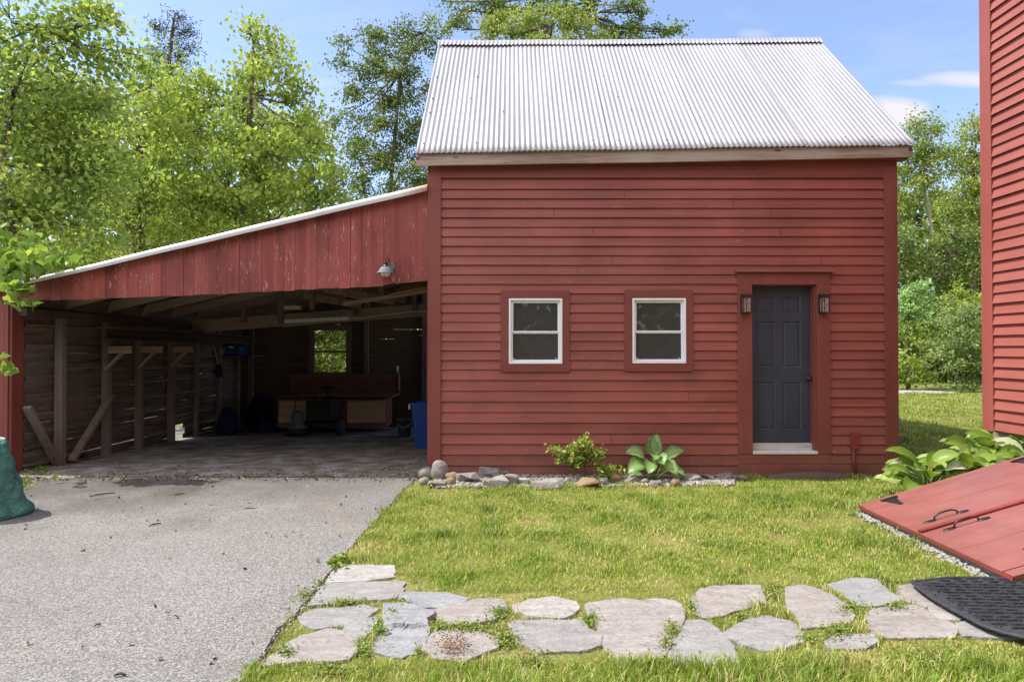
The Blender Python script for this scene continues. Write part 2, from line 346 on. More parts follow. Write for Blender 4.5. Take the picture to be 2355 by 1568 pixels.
# soil under the lawn
m = Mat('lawn_soil', .95, .05)
a = m.noise(2.2, 6, .6); b = m.noise(30, 5, .7); c_ = m.noise(.8, 3)
k = ramp(m.t, a, [(.36, (.10, .125, .022)), (.52, (.15, .175, .032)), (.66, (.23, .20, .09))])
k = mixc(m.t, m.rng(b, .42, .66, 0, .55), k, (.26, .22, .12)); k = mixc(m.t, m.rng(b, .42, .3, 0, .5), k, (.05, .045, .02))
m.col(k); m.bump(b, .8, .02); M['soil'] = m.m
m = Mat('packed_dirt', .95, .08)
a = m.noise(3, 6, .65); b = m.noise(22, 6, .7); v = m.noise(70, 5, .8); bw = N(m.t, 'ShaderNodeRGBToBW'); L(m.t, v, bw.inputs[0])
k = ramp(m.t, a, [(.34, (.13, .11, .09)), (.5, (.22, .20, .175)), (.66, (.36, .345, .32))])
k = mixc(m.t, m.rng(bw.outputs[0], .6, .8, 0, .5), k, (.30, .29, .27)); k = mixc(m.t, m.rng(b, .6, .72, 0, .6), k, (.06, .045, .032))
m.col(k); m.bump(b, .8, .02); m.bump(v, .6, .01); M['dirt'] = m.m

def leafmat(name, stops, trans=.45, rough=.45, edge=None, gloss=.35):
    m = bpy.data.materials.new(name); m.use_nodes = True; t = m.node_tree; b = t.nodes['Principled BSDF']; out = t.nodes['Material Output']
    at = N(t, 'ShaderNodeAttribute', attribute_name='lv'); c = ramp(t, at.outputs['Fac'], stops)
    if edge:
        ae = N(t, 'ShaderNodeAttribute', attribute_name='edge'); mr = N(t, 'ShaderNodeMapRange', ins={'From Min': edge[1], 'From Max': edge[2]}); L(t, ae.outputs['Fac'], mr.inputs[0])
        c = mixc(t, mr.outputs[0], c, edge[0])
    L(t, c, b.inputs['Base Color']); b.inputs['Roughness'].default_value = rough; b.inputs['Specular IOR Level'].default_value = gloss
    tr = N(t, 'ShaderNodeBsdfTranslucent'); hs = mixc(t, 1.0, c, (1.22, 1.15, .75), 'MULTIPLY'); L(t, hs, tr.inputs[0])
    ms = N(t, 'ShaderNodeMixShader', ins={0: trans}); L(t, b.outputs[0], ms.inputs[1]); L(t, tr.outputs[0], ms.inputs[2]); L(t, ms.outputs[0], out.inputs[0])
    return m
LM = {}
LM['bright'] = leafmat('bright_spring_leaves', [(0, (0.127, 0.212, 0.044)), (.45, (0.266, 0.369, 0.065)), (.85, (0.436, 0.535, 0.109)), (1, (0.690, 0.627, 0.180))])
LM['big'] = leafmat('broad_leaves', [(0, (0.114, 0.194, 0.053)), (.5, (0.253, 0.369, 0.080)), (.9, (0.459, 0.564, 0.145)), (1, (0.734, 0.680, 0.290))])
LM['vine'] = leafmat('vine_leaves', [(0, (0.114, 0.211, 0.039)), (.6, (0.215, 0.356, 0.061)), (1, (0.386, 0.502, 0.099))])
LM['deep'] = leafmat('mid_green_leaves', [(0, (0.070, 0.124, 0.037)), (.5, (0.151, 0.222, 0.057)), (1, (0.293, 0.345, 0.095))], .38)
LM['fresh'] = leafmat('fresh_green_leaves', [(0, (0.120, 0.186, 0.040)), (.5, (0.240, 0.321, 0.066)), (1, (0.440, 0.474, 0.132))])
LM['pine'] = leafmat('pine_needles', [(0, (0.030, 0.049, 0.018)), (.6, (0.060, 0.084, 0.026)), (1, (0.150, 0.147, 0.048))], .15)
LM['pale'] = leafmat('pale_shrub_leaves', [(0, (0.143, 0.251, 0.091)), (.5, (0.268, 0.430, 0.161)), (1, (0.429, 0.609, 0.262))])
LM['lilac'] = leafmat('shrub_leaves', [(0, (0.105, 0.164, 0.051)), (.5, (0.231, 0.329, 0.113)), (.93, (0.420, 0.503, 0.203)), (1, (0.587, 0.270, 0.127))])
LM['grass'] = leafmat('grass_blades', [(0, (0.093, 0.171, 0.020)), (.45, (0.217, 0.333, 0.036)), (.8, (0.352, 0.439, 0.067)), (.93, (0.552, 0.504, 0.202)), (1, (0.753, 0.586, 0.335))], .35, .55)
LM['clover'] = leafmat('clover_leaves', [(0, (0.090, 0.155, 0.026)), (.6, (0.194, 0.275, 0.042)), (1, (0.329, 0.383, 0.083))], .35)
LM['hosta'] = leafmat('variegated_hosta', [(0, (0.156, 0.275, 0.070)), (1, (0.286, 0.425, 0.126))], .3, .4, edge=((.10, .22, .07), .45, .8))
LM['hosta2'] = leafmat('sunlit_hosta', [(0, (.14, .24, .03)), (.7, (.25, .36, .06)), (.9, (.34, .42, .12)), (1, (.62, .62, .50))], .35, .4)
M['bark'] = wood('tree_bark', (.07, .055, .045), (.17, .14, .115), 'z', bs=1.0)
M['barkpale'] = wood('pale_bark', (.22, .20, .17), (.36, .33, .29), 'z')
M['stem'] = flat('green_stems', (.16, .22, .06), .6, .3)
m = Mat('bag_fabric', .55, .35); k = ramp(m.t, m.noise(4, 5), [(.3, (.055, .17, .135)), (.7, (.095, .25, .20))])
k = mixc(m.t, m.rng(m.noise(9, 6, .7, sc=(.5, .5, 2)), .64, .72, 0, .35), k, (.25, .36, .31)); m.col(k); m.bump(m.noise(6, 5, sc=(1, 1, 2.5), dist=1.0), 1.0, .06); m.bump(m.vor(260), .2, .002); M['bag'] = m.m
M['bagtrim'] = flat('bag_piping', (.40, .48, .44), .5, .3)

# ------------------------------------------------------------ foliage generators
def rvec(n): v = rng.normal(size=(n, 3)); return v / np.linalg.norm(v, axis=1, keepdims=True)
def npmesh(name, V, Fq, mat, parent, attrs):
    """V (n,3), Fq list of arrays of faces with equal size"""
    me = bpy.data.meshes.new(name); nf = sum(len(f) for f in Fq); nl = sum(f.size for f in Fq)
    me.vertices.add(len(V)); me.vertices.foreach_set('co', V.astype(np.float32).ravel())
    me.loops.add(nl); me.loops.foreach_set('vertex_index', np.concatenate([f.ravel() for f in Fq]).astype(np.int32))
    me.polygons.add(nf)
    tot = np.concatenate([np.full(len(f), f.shape[1]) for f in Fq]); st = np.concatenate([[0], np.cumsum(tot)[:-1]])
    me.polygons.foreach_set('loop_start', st.astype(np.int32)); me.polygons.foreach_set('loop_total', tot.astype(np.int32))
    for an, (dom, val) in attrs.items():
        a = me.attributes.new(an, 'FLOAT', dom); a.data.foreach_set('value', np.asarray(val, np.float32))
    me.materials.append(mat); me.update(calc_edges=True); me.validate()
    return link(name, me, parent)
SHAPE_OVAL = ([(0, 0), (.28, .40), (.66, .40), (1, 0), (.66, -.40), (.28, -.40)], [(0, 1, 2, 3), (0, 3, 4, 5)])
SHAPE_VINE = ([(0, 0), (-.12, .32), (.10, .56), (.34, .42), (.52, .52), (.70, .26), (1, 0), (.70, -.26), (.52, -.52), (.34, -.42), (.10, -.56), (-.12, -.32)],
              [(0, 1, 2, 3), (0, 3, 4, 5), (0, 5, 6, 6), (0, 6, 7, 7), (0, 7, 8, 9), (0, 9, 10, 11)])
def leafmesh(name, C, size, mat, parent, droop=.5, up=.6, width=.62, shape=SHAPE_OVAL, jit=.35, lv=None, fold=.12, axis=None):
    n = len(C)
    a = rvec(n) if axis is None else axis + rvec(n) * .6
    a[:, 2] -= droop; a /= np.linalg.norm(a, axis=1, keepdims=True)
    nn = rvec(n); nn[:, 2] += up; nn -= a * (nn * a).sum(1, keepdims=True); nn /= np.linalg.norm(nn, axis=1, keepdims=True) + 1e-9
    b = np.cross(nn, a); s = size * (1 + rng.uniform(-jit, jit, n))[:, None]
    pts, fs = shape
    V = np.empty((n, len(pts), 3))
    for i, (p, q) in enumerate(pts):
        V[:, i] = C + a * s * (p - .3) + b * s * q * width / .62 * 1.0 * .8 + nn * s * (abs(q) * fold * 2 - (p - .5) ** 2 * .25)
    k = len(pts); base = (np.arange(n) * k)[:, None]
    quads = [f for f in fs if len(set(f)) == 4]; tris = [tuple(dict.fromkeys(f)) for f in fs if len(set(f)) == 3]
    FQ = []; at = []
    if lv is None: lv = rng.uniform(0, 1, n)
    for grp in (quads, tris):
        for f in grp: FQ.append(base + np.array(f)[None]); at.append(lv)
    return npmesh(name, V.reshape(-1, 3), FQ, mat, parent, {'lv': ('FACE', np.concatenate(at))})
def clusters(blobs, per, leaves_per, spread, shell=.45):
    """blobs: (u, v, ru, rv, d) in view units -> cluster centres and leaf centres in the world"""
    CC = []; LC = []; own = []
    for bi, (u, v, ru, rv, d) in enumerate(blobs):
        c = np.array(P(u, v, d)); k = d / F; rx, rz = ru * k, rv * k; ry = (rx + rz) * .5
        n = max(3, int(1.55 * per * (ru * rv) / 6400 + .5))
        q = rvec(n) * (rng.uniform(shell, 1.0, n) ** .6)[:, None] * np.array([rx, ry, rz])
        cc = c + q; CC.append(cc); own += [bi] * n
    CC = np.concatenate(CC)
    n = len(CC); m_ = leaves_per
    sz = rng.uniform(.55, 1.3, n)
    off = rng.normal(size=(n, m_, 3)) * spread * sz[:, None, None] * np.array([1, 1, .62])
    LC = CC[:, None, :] + off
    lv = np.clip(rng.uniform(0, 1, (n, 1)) * .62 + rng.uniform(0, 1, (n, m_)) * .38, 0, 1)
    return CC, LC.reshape(-1, 3), lv.reshape(-1), own
def tree(name, label, cat, base, blobs, mat, leaf, per=10, lp=60, spread=.35, trunk=.14, bark='bark', group=None, trunkpts=None, droop=.5, width=.62, shape=SHAPE_OVAL, twig=.5, up=1.1, shell=.45, trunkname='trunk', fine=.68):
    leaf, lp = leaf * fine, int(lp / fine ** 1.6)
    CC, LC, lv, own = clusters(blobs, per, lp, spread, shell)
    base = Vector(base); t = thing(name, label, cat, base, group)
    leafmesh('crown', LC, leaf, mat, t, droop, up, width, shape, lv=lv)
    mb = MB(); bc = [Vector(P(u, v, d)) for (u, v, ru, rv, d) in blobs]
    cen = sum(bc, Vector()) / len(bc); top = max(bc, key=lambda p: p.z)
    if trunkpts is None:
        fork = base.lerp(Vector((cen.x, cen.y, cen.z)), .62)
        trunkpts = [base - Vector((0, 0, .1)), base.lerp(fork, .35) + Vector((.12, .05, 0)) * trunk * 4, fork, cen.lerp(top, .35), cen.lerp(top, .9)]
    tp = [Vector(p) for p in trunkpts]; mb.tube(tp, [trunk * (1.15 - .95 * i / (len(tp) - 1)) for i in range(len(tp))], 9)
    fk = tp[len(tp) // 2]
    for i, c in enumerate(bc):
        st = min(tp[1:], key=lambda p: (p - c).length + abs(p.z - c.z) * .3)
        midp = st.lerp(c, .5) + Vector((random.uniform(-.2, .2), random.uniform(-.2, .2), -.12 * (c - st).length * .6)) ; rr = trunk * .26
        mb.tube([st, midp, c], [rr, rr * .7, rr * .4], 6)
        for j, (cc, ow) in enumerate(zip(CC, own)):
            if ow == i and random.random() < twig:
                e = Vector(cc); q = c.lerp(e, .5) + Vector((0, 0, .08)) + Vector([random.uniform(-.1, .1) for _ in range(3)])
                mb.tube([c.lerp(midp, random.random() * .5), q, e], [rr * .28, rr * .2, rr * .07], 4, cap=False)
    mb.build(trunkname, M[bark], t, smooth=True)
    return t

# ------------------------------------------------------------ ground
def edge_noise(a, b, n, amp, sd=0):
    out = []
    for i in range(n):
        t = i / n; p = a + (b - a) * t; nv = noise.noise(Vector((p.x * 3.1 + sd, p.y * 3.1, 0))) * amp + noise.noise(Vector((p.x * 11 + sd, p.y * 11, 4))) * amp * .4
        out.append(p + Vector((nv, nv * .3, 0)))
    return out
xs = np.unique(np.concatenate([np.linspace(-160, -20, 12), np.linspace(-20, 20, 81), np.linspace(20, 160, 12)]))
ys = np.unique(np.concatenate([np.linspace(-60, -2, 10), np.linspace(-2, 24, 79), np.linspace(24, 260, 16)]))
mb = MB(); X, Y = np.meshgrid(xs, ys); Z = gz(X, Y) - .012
nb = np.vectorize(lambda a, b: noise.noise(Vector((a * .8, b * .8, 1.3))) * .012)(X, Y); Z = Z + np.where((Y < 24), nb - .006, 0)
mb.v = [tuple(p) for p in np.stack([X, Y, Z], -1).reshape(-1, 3)]; nx = len(xs)
mb.f = [(j * nx + i, j * nx + i + 1, (j + 1) * nx + i + 1, (j + 1) * nx + i) for j in range(len(ys) - 1) for i in range(nx - 1)]; mb.m = [0] * len(mb.f)
o = struct(mb.build('ground', M['soil'], smooth=True))

# asphalt drive: right edge traced on the ground, runs on behind the camera
edge = [Vector((-1.08, 8.36, 0)), G(955, 1101), G(918, 1135), G(885, 1172), G(838, 1222), G(790, 1278), G(748, 1330), G(700, 1385), G(640, 1445), G(600, 1505), G(555, 1568), G(500, 1640), G(430, 1750)]
epts = []
for a, b in zip(edge[:-1], edge[1:]): epts += edge_noise(a, b, 8, .035)
epts.append(edge[-1]); epts += [Vector((-1.6, -1, 0)), Vector((-2.2, -8, 0))]
mb = MB(); left = -14.0; n = len(epts)
back_y = 8.16
rows = []
vs = []
# the sheet: from the right edge points to the far left, plus a front strip along the shed
for p in epts: vs.append((p.x, p.y, .006))
k = len(epts)
for p in epts: vs.append((left, p.y, .006))
for p in epts: vs.append((p.x + .012, p.y, -.02))
fs = [(i, i + 1, k + i + 1, k + i) for i in range(k - 1)] + [(i + 1, i, 2 * k + i, 2 * k + i + 1) for i in range(k - 1)]
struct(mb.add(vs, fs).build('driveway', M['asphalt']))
DRIVE = [(p.x, p.y) for p in epts] + [(left, epts[-1].y), (left, epts[0].y)]
# shed floor: packed dirt sheet
mb = MB(); fx = np.linspace(-9.5, -.6, 60); fy = np.concatenate([[7.95], np.linspace(8.42, 15.6, 44)])
vs = []
for j, y in enumerate(fy):
    for x in fx:
        yy_ = y
        if j == 0: yy_ = 8.22 + .17 * noise.noise(Vector((x * 1.3, 0, 0))) + .09 * noise.noise(Vector((x * 7, 3, 0))) - max(0, (-4.5 - x)) * .12
        zz = float(gz(x, yy_)) + (.002 if j == 0 else .014 + .012 * noise.noise(Vector((x * 2.3, y * 2.3, 7))))
        vs.append((x, yy_, zz))
q = len(fx)
fs = [(j * q + i, j * q + i + 1, (j + 1) * q + i + 1, (j + 1) * q + i) for j in range(len(fy) - 1) for i in range(q - 1)]
struct(mb.add(vs, fs).build('dirt_floor', M['dirt'], smooth=True))
# pale gravel patch at the back of the far lawn
mb = MB(); c0 = P(2085, 897, 17.6)
vs = [(c0.x, c0.y, float(gz(c0.x, c0.y)) + .03)]
for i in range(24):
    a = i / 24 * 2 * math.pi; r = 1 + .25 * noise.noise(Vector((math.cos(a) * 2, math.sin(a) * 2, 5))); x, y = c0.x + 1.3 * r * math.cos(a), c0.y + .65 * r * math.sin(a); vs.append((x, y, float(gz(x, y)) + .008))
struct(mb.add(vs, [(0, i + 1, (i + 1) % 24 + 1) for i in range(24)]).build('gravel_path', M['gravel']))

# ------------------------------------------------------------ clapboards
def clap(mb, org, dr, nrm, s0, s1, zs, ztop, exp_out=.026, seg=.45, joints=.25, seed=0):
    """courses: zs = bottom heights (ascending); dr = direction along the wall, nrm = outward"""
    rd = random.Random(seed); org = Vector(org); dr = Vector(dr); nrm = Vector(nrm)
    for i, z in enumerate(zs):
        z2 = (zs[i + 1] if i + 1 < len(zs) else ztop) + .010
        if z2 - z < .03: continue
        cuts = [s0]
        if s1 - s0 > 2.0:
            p = s0 + rd.uniform(.9, 4.5)
            while p < s1 - .6:
                if rd.random() < joints + .35: cuts.append(p)
                p += rd.uniform(1.6, 4.2)
        cuts.append(s1)
        for a, b in zip(cuts[:-1], cuts[1:]):
            if b < s1: b -= .006
            n = max(1, int((b - a) / seg)); vs = []; oo = exp_out * rd.uniform(.88, 1.18); tl = rd.uniform(-.0012, .0012)
            for j in range(n + 1):
                s_ = a + (b - a) * j / n; w_ = noise.noise(Vector((s_ * 1.1 + seed, z * 9, 0))) * .0034 + tl * (j / n - .5)
                ow = oo + noise.noise(Vector((s_ * 1.7, z * 7, seed + 3))) * .003
                base = org + dr * s_
                vs += [base + nrm * .001 + Vector((0, 0, z + w_ + .009)), base + nrm * ow + Vector((0, 0, z + w_)), base + nrm * .002 + Vector((0, 0, z2))]
            fs = []
            for j in range(n):
                c, d = j * 3, j * 3 + 3
                fs += [(c, d, d + 1, c + 1), (c + 1, d + 1, d + 2, c + 2)]
            fs += [(0, 1, 2), (n * 3 + 2, n * 3 + 1, n * 3)]
            mb.add(vs, fs)

YF = 8.40                                  # plane of the barn front
Xf = lambda u, y=YF: P(u, 784, y).x
Zf = lambda v, y=YF: P(1177, v, y).z
barn = thing('barn', 'red clapboard barn with white corrugated metal roof and dark blue door', 'barn', (Xf(1520), YF + 2.5, 0))
XL, XR = Xf(983.5), Xf(2061); ZB = Zf(1091); ZT = Zf(372); YB = YF + 5.0
xl, xr = Xf(1014), Xf(2031)
# window / door openings (x0, x1, z0, z1)
WIN = [(1169, 1293, 686, 837, 1151, 1309, 668, 855), (1452, 1576, 685.5, 836, 1435, 1592, 667, 853.5)]
DO = (1727, 1875, 655, 1041); DC = (1694, 1905.5, 628, 1041)
# core wall (behind the clapboards) cut round the openings; hollow inside
mb = MB(); t_ = .10
holes = sorted([(Xf(a[0]), Xf(a[1]), Zf(a[3]), Zf(a[2])) for a in WIN] + [(Xf(DO[0]), Xf(DO[1]), Zf(DO[3]), Zf(DO[2]))])
px = XL + .03
for (a, b, c, d) in holes:
    mb.box(px, a, YF, YF + t_, ZB + .02, ZT); mb.box(a, b, YF, YF + t_, ZB + .02, c); mb.box(a, b, YF, YF + t_, d, ZT); px = b
mb.box(px, XR - .03, YF, YF + t_, ZB + .02, ZT)
ridge_y = 8.2 + 2.57; ridge_z = P(1177, 90, ridge_y).z - .04
for xa in (XL + .03, XR - .13):
    mb.add([(xa, YF + t_, ZB), (xa, YB, ZB), (xa, YB, ZT - .05), (xa, ridge_y, ridge_z - .12), (xa, YF + t_, ZT - .02), (xa + .1, YF + t_, ZB), (xa + .1, YB, ZB), (xa + .1, YB, ZT - .05), (xa + .1, ridge_y, ridge_z - .12), (xa + .1, YF + t_, ZT - .02)],
           [(4, 3, 2, 1, 0), (5, 6, 7, 8, 9), (0, 1, 6, 5), (1, 2, 7, 6), (2, 3, 8, 7), (3, 4, 9, 8), (4, 0, 5, 9)])
mb.box(XL + .13, XR - .13, YB - .1, YB, ZB, ZT - .05)
mb.build('wall', M['trimv'], barn)
mb = MB(); mb.box(XL + .13, XR - .13, YF + t_, YB - .1, ZB, ZB + .12); mb.box(XL + .13, XR - .13, YF + 2.6, YF + 2.65, ZB + .12, ZT - .2); mb.build('interior', M['room'], barn)
# front siding
mb = MB()
rows = [849 + 24.4 * k for k in range(10, -1, -1)] + [849 - 21.75 * k for k in range(1, 21)]
zs = [Zf(v) for v in rows]
def course(u0, u1, v_lo, v_hi, rows_, seed, tol=.5):
    sel = sorted(Zf(v) for v in rows_ if v_hi + .5 < v <= v_lo + tol)
    sel = [max(z, Zf(v_lo)) for z in sel]
    clap(mb, (0, YF, 0), (1, 0, 0), (0, -1, 0), Xf(u0), Xf(u1), sel, Zf(v_hi), seed=seed)
course(1014, 1694.3, 1092, 849, rows, 14, 13)
course(1014, 1151.2, 849, 675, rows, 11); course(1308.8, 1435.2, 849, 675, rows, 12); course(1591.8, 1694.3, 849, 675, rows, 13)
course(1014, 1694.3, 675, 609.75, rows, 15)
course(1694.3, 1905.2, 628, 609.75, rows, 18, 13)
course(1014, 2031, 609.75, 412, rows, 16)
rr_ = [1064 - 21.6 * k for k in range(0, 22)]
course(1905.2, 2031, 1064, 609.75, rr_, 17)
mb.add([], []); mb.box(Xf(1694.3), xr, YF - .024, YF, ZB, Zf(1065.5)); mb.box(Xf(1694.3), Xf(1905.2), YF - .027, YF, Zf(1065), Zf(1042))
mb.build('siding', M['siding'], barn)
# side siding (seen only from a step aside)
for nm, xw, nr, sd in (('side_siding', XR - .03, 1, 31), ('side_siding', XL + .03, -1, 32)):
    mb = MB(); zz = [ZB + .12 * k for k in range(0, 32)]
    clap(mb, (xw, YF, 0), (0, 1, 0), (nr, 0, 0), .02, YB - YF, zz, ZT, seed=sd)
    z = ZT
    while z < ridge_z - .3:
        k_ = (z + .12 - ZT) / (ridge_z - ZT); h = (1 - k_) * (ridge_y - YF)
        clap(mb, (xw, YF, 0), (0, 1, 0), (nr, 0, 0), (ridge_y - YF) - h, (ridge_y - YF) + h, [z], z + .12, seed=sd + 1); z += .12
    mb.build(nm, M['siding'], barn)
for a, b in ((983.5, 1014), (2031, 2061)):
    mb = MB(); mb.box(Xf(a), Xf(b), YF - .042, YF + .12, ZB + (.06 if a < 1000 else 0.02), Zf(384) ); mb.build('corner_board', M['trimv'], barn, bevel=.003)
mb = MB(); mb.box(XL, XR, YF - .036, YF, Zf(411), ZT); mb.build('frieze_board', M['trim'], barn, bevel=.003)
mb = MB(); mb.box(Xf(1290), Xf(1735), YF - .048, YF - .0365, Zf(391), Zf(386)); mb.build('batten', M['trim'], barn)

# windows: vinyl frame, two sashes, glass, screen
for wi, (a, b, c, d, oa, ob, oc, od) in enumerate(WIN):
    x0, x1, z0, z1 = Xf(a), Xf(b), Zf(d), Zf(c); X0, X1, Z0, Z1 = Xf(oa), Xf(ob), Zf(od), Zf(oc)
    fr = MB(); yo = YF - .046
    def frame(mb_, x0, x1, z0, z1, w_, y0, y1, mi=0, wt=None):
        wt = wt or w_
        mb_.box(x0, x0 + w_, y0, y1, z0, z1, mi); mb_.box(x1 - w_, x1, y0, y1, z0, z1, mi)
        mb_.box(x0 + w_, x1 - w_, y0, y1, z0, z0 + w_, mi); mb_.box(x0 + w_, x1 - w_, y0, y1, z1 - wt, z1, mi)
    frame(fr, x0 + .004, x1 - .004, z0 + .004, z1 - .004, .026, yo, YF + .09)
    frame(fr, x0 + .030, x1 - .030, z0 + .030, z1 - .030, .012, YF - .018, YF + .09)
    win = fr.build('window', M['white'], barn, bevel=.003)
    zm = (z0 + z1) / 2 + .012
    sa = MB(); frame(sa, x0 + .042, x1 - .042, zm - .030, z1 - .042, .020, YF - .006, YF + .02, wt=.02); sa.build('upper_sash', M['white'], win, bevel=.002)
    sa = MB(); frame(sa, x0 + .042, x1 - .042, z0 + .042, zm - .0305, .014, YF + .004, YF + .03); sa.build('lower_sash', M['white'], win, bevel=.002)
    gl = MB(); gl.add([(x0 + .062, YF + .006, zm - .010), (x1 - .062, YF + .006, zm - .010), (x1 - .062, YF + .006, z1 - .062), (x0 + .062, YF + .006, z1 - .062)], [(0, 1, 2, 3)]); gl.build('glass_pane', M['glass'], win)
    gl = MB(); gl.box(x0 + .056, x1 - .056, YF + .014, YF + .017, z0 + .056, zm - .0445); gl.build('insect_screen', M['screen'], win)
    for sx in (x0 + .062, x1 - .088):
        lt = MB(); lt.box(sx, sx + .026, YF + .006, YF + .012, z0 + .060, z0 + .066); lt.box(sx, sx + .006, YF + .006, YF + .0125, z0 + .066, z0 + .085)
        lt.build('screen_clip', M['whitemetal'], win)
    tr = MB(); yo2 = YF - .038
    tr.box(X0, X1, yo2, YF, z1 + .002, Z1); tr.box(X0, X1, yo2 - .002, YF, Z0, z0 - .002); tr.box(X0, x0, yo2 + .001, YF, z0 - .002, z1 + .002); tr.box(x1, X1, yo2 + .001, YF, z0 - .002, z1 + .002)
    tr.build('window_casing', M['trim'], win, bevel=.002)
    # reveal sides
# door
dx0, dx1, dz0, dz1 = Xf(1727), Xf(1875), Zf(1036), Zf(655); yd = YF + .13
door = MB()
X0, X1 = dx0 + .002, dx1 - .018; Z0, Z1 = Zf(1021), dz1 - .012; W = X1 - X0; Hh = Z1 - Z0
st = .115; ml = .10
cx0, cx1, cx2, cx3 = X0 + st, X0 + (W - ml) / 2, X0 + (W + ml) / 2, X1 - st
rz = [Z0, Z0 + .17, Z0 + .17 + .62, Z0 + .17 + .62 + .19, Z0 + .98 + .60, Z0 + .98 + .60 + .115, Z1 - .135, Z1]
door.box(X0, cx0, yd, yd + .04, Z0, Z1); door.box(cx3, X1, yd, yd + .04, Z0, Z1); door.box(cx1, cx2, yd, yd + .04, Z0, Z1)
for a, b in ((cx0, cx1), (cx2, cx3)):
    for z0, z1 in ((rz[0], rz[1]), (rz[2], rz[3]), (rz[4], rz[5]), (rz[6], rz[7])): door.box(a, b, yd, yd + .04, z0, z1)
    for z0, z1 in ((rz[1], rz[2]), (rz[3], rz[4]), (rz[5], rz[6])):
        e = .012; g = .022; g2 = .036
        ring = [(0, 0), (e, .010), (g, .010), (g2, .003)]; vs = []
        for (ins, dp) in ring:
            vs += [(a + ins, yd + dp, z0 + ins), (b - ins, yd + dp, z0 + ins), (b - ins, yd + dp, z1 - ins), (a + ins, yd + dp, z1 - ins)]
        fs = []
        for r_ in range(3):
            for q_ in range(4): fs.append((r_ * 4 + q_, r_ * 4 + (q_ + 1) % 4, (r_ + 1) * 4 + (q_ + 1) % 4, (r_ + 1) * 4 + q_))
        fs.append((12, 13, 14, 15)); door.add(vs, fs)
dobj = door.build('door', M['door'], barn)
kx, kz = P(1857, 870, yd).x, P(1857, 870, yd).z
kb = MB(); kb.lathe((kx, yd, kz), [(.0, 0), (.034, .0), (.034, .008), (.014, .012), (.012, .034), (.020, .038), (.029, .052), (.029, .066), (.018, .078), (0, .080)], 20, ax='y'); kb.build('handle', M['black'], dobj, smooth=True)
th = MB(); th.box(X0, dx1 - .014, yd - .045, yd + .05, Zf(1036), Z0 - .003); th.build('threshold', M['thresh'], dobj, bevel=.004)
th = MB(); th.box(dx0 + .002, dx1 + .003, YF - .045, yd + .05, Zf(1042.5), Zf(1036.5)); th.build('metal_sill', M['whitemetal'], dobj, bevel=.002)
dc = MB(); o1, o2, oz = Xf(1694), Xf(1905.5), Zf(628)
dc.box(o1, dx0, YF - .040, YF, Zf(1042), dz1); dc.box(dx1, o2, YF - .040, YF, Zf(1042), dz1); dc.box(o1, o2, YF - .041, YF, dz1, oz)
dc.box(dx0 - .02, dx0, YF, yd + .05, Zf(1042), dz1 - .001); dc.box(dx1 - .014, dx1 + .03, YF + .0005, yd + .05, Zf(1036), dz1 - .001); dc.box(dx0, dx1 - .014, YF + .0005, yd + .05, dz1 - .010, dz1 + .03)
dc.build('door_casing', M['trimv'], barn, bevel=.003)
cp = MB(); cp.box(Xf(1689), Xf(1913), YF - .095, YF, Zf(628) + .002, Zf(628) + .030); cp.build('drip_cap', M['bulk'], barn, bevel=.004)
sp_ = MB(); sp_.box(dx0 - .1, dx1 + .1, yd + .06, yd + .08, ZB, dz1); sp_.build('door_backing', M['room'], barn)

# roof: corrugated sheets
def corr(mb, x0, x1, p0, p1, wave=.0677, amp=.0078, rows_=14, ph=0, sag=0, off=0):
    """corrugated slope between eave p0=(y,z) and ridge p1; ribs run up the slope"""
    dy, dz = p1[0] - p0[0], p1[1] - p0[1]; ln = math.hypot(dy, dz); ny, nz_ = -dz / ln, dy / ln
    if nz_ < 0: ny, nz_ = -ny, -nz_
    n = int((x1 - x0) / wave * 8); vs = []
    for j in range(rows_ + 1):
        t = j / rows_
        for i in range(n + 1):
            x = x0 + (x1 - x0) * i / n; h = amp * math.sin(2 * math.pi * (x / wave) + ph) + off + .004 * noise.noise(Vector((x * .7, t * 3, 9)))
            vs.append((x + .0015 * noise.noise(Vector((x, t * 4, 2))), p0[0] + dy * t + ny * h, p0[1] + dz * t + nz_ * h - sag * math.sin(math.pi * t)))
    q = n + 1
    mb.add(vs, [(j * q + i, j * q + i + 1, (j + 1) * q + i + 1, (j + 1) * q + i) for j in range(rows_) for i in range(n)])
ye = 8.20; el = P(955, 353, ye); er = P(2105, 334, ye); ez = (el.z + er.z) / 2
RX0, RX1 = el.x, er.x
def zskew(x): return (x - RX0) / (RX1 - RX0)
mb = MB(); ribs = 8 * .0677
edges = [RX0, Xf(1183, ye), Xf(1405, ye), Xf(1640, ye), Xf(1858, ye), RX1]
for i in range(5):
    corr(mb, edges[i] - (.05 if i else 0), edges[i + 1], (ye - (.006 if i % 2 else 0), 0), (ridge_y, ridge_z - ez + .0), off=.007 * (i % 2) + .001 * i)
# real building leans a little: eave climbs to the right, ridge level
v2 = []
for (x, y, z) in mb.v:
    t = (y - ye) / (ridge_y - ye); e_ = el.z + (er.z - el.z) * zskew(x); rzz = ridge_z - .03 + .05 * zskew(x) * zskew(x)
    v2.append((x, y, z + e_ + (rzz - e_ - (ridge_z - ez)) * t))
mb.v = v2
roof = mb.build('roof', M['tin'], barn, smooth=True)
sm = roof.modifiers.new('thick', 'SOLIDIFY'); sm.thickness = .0015
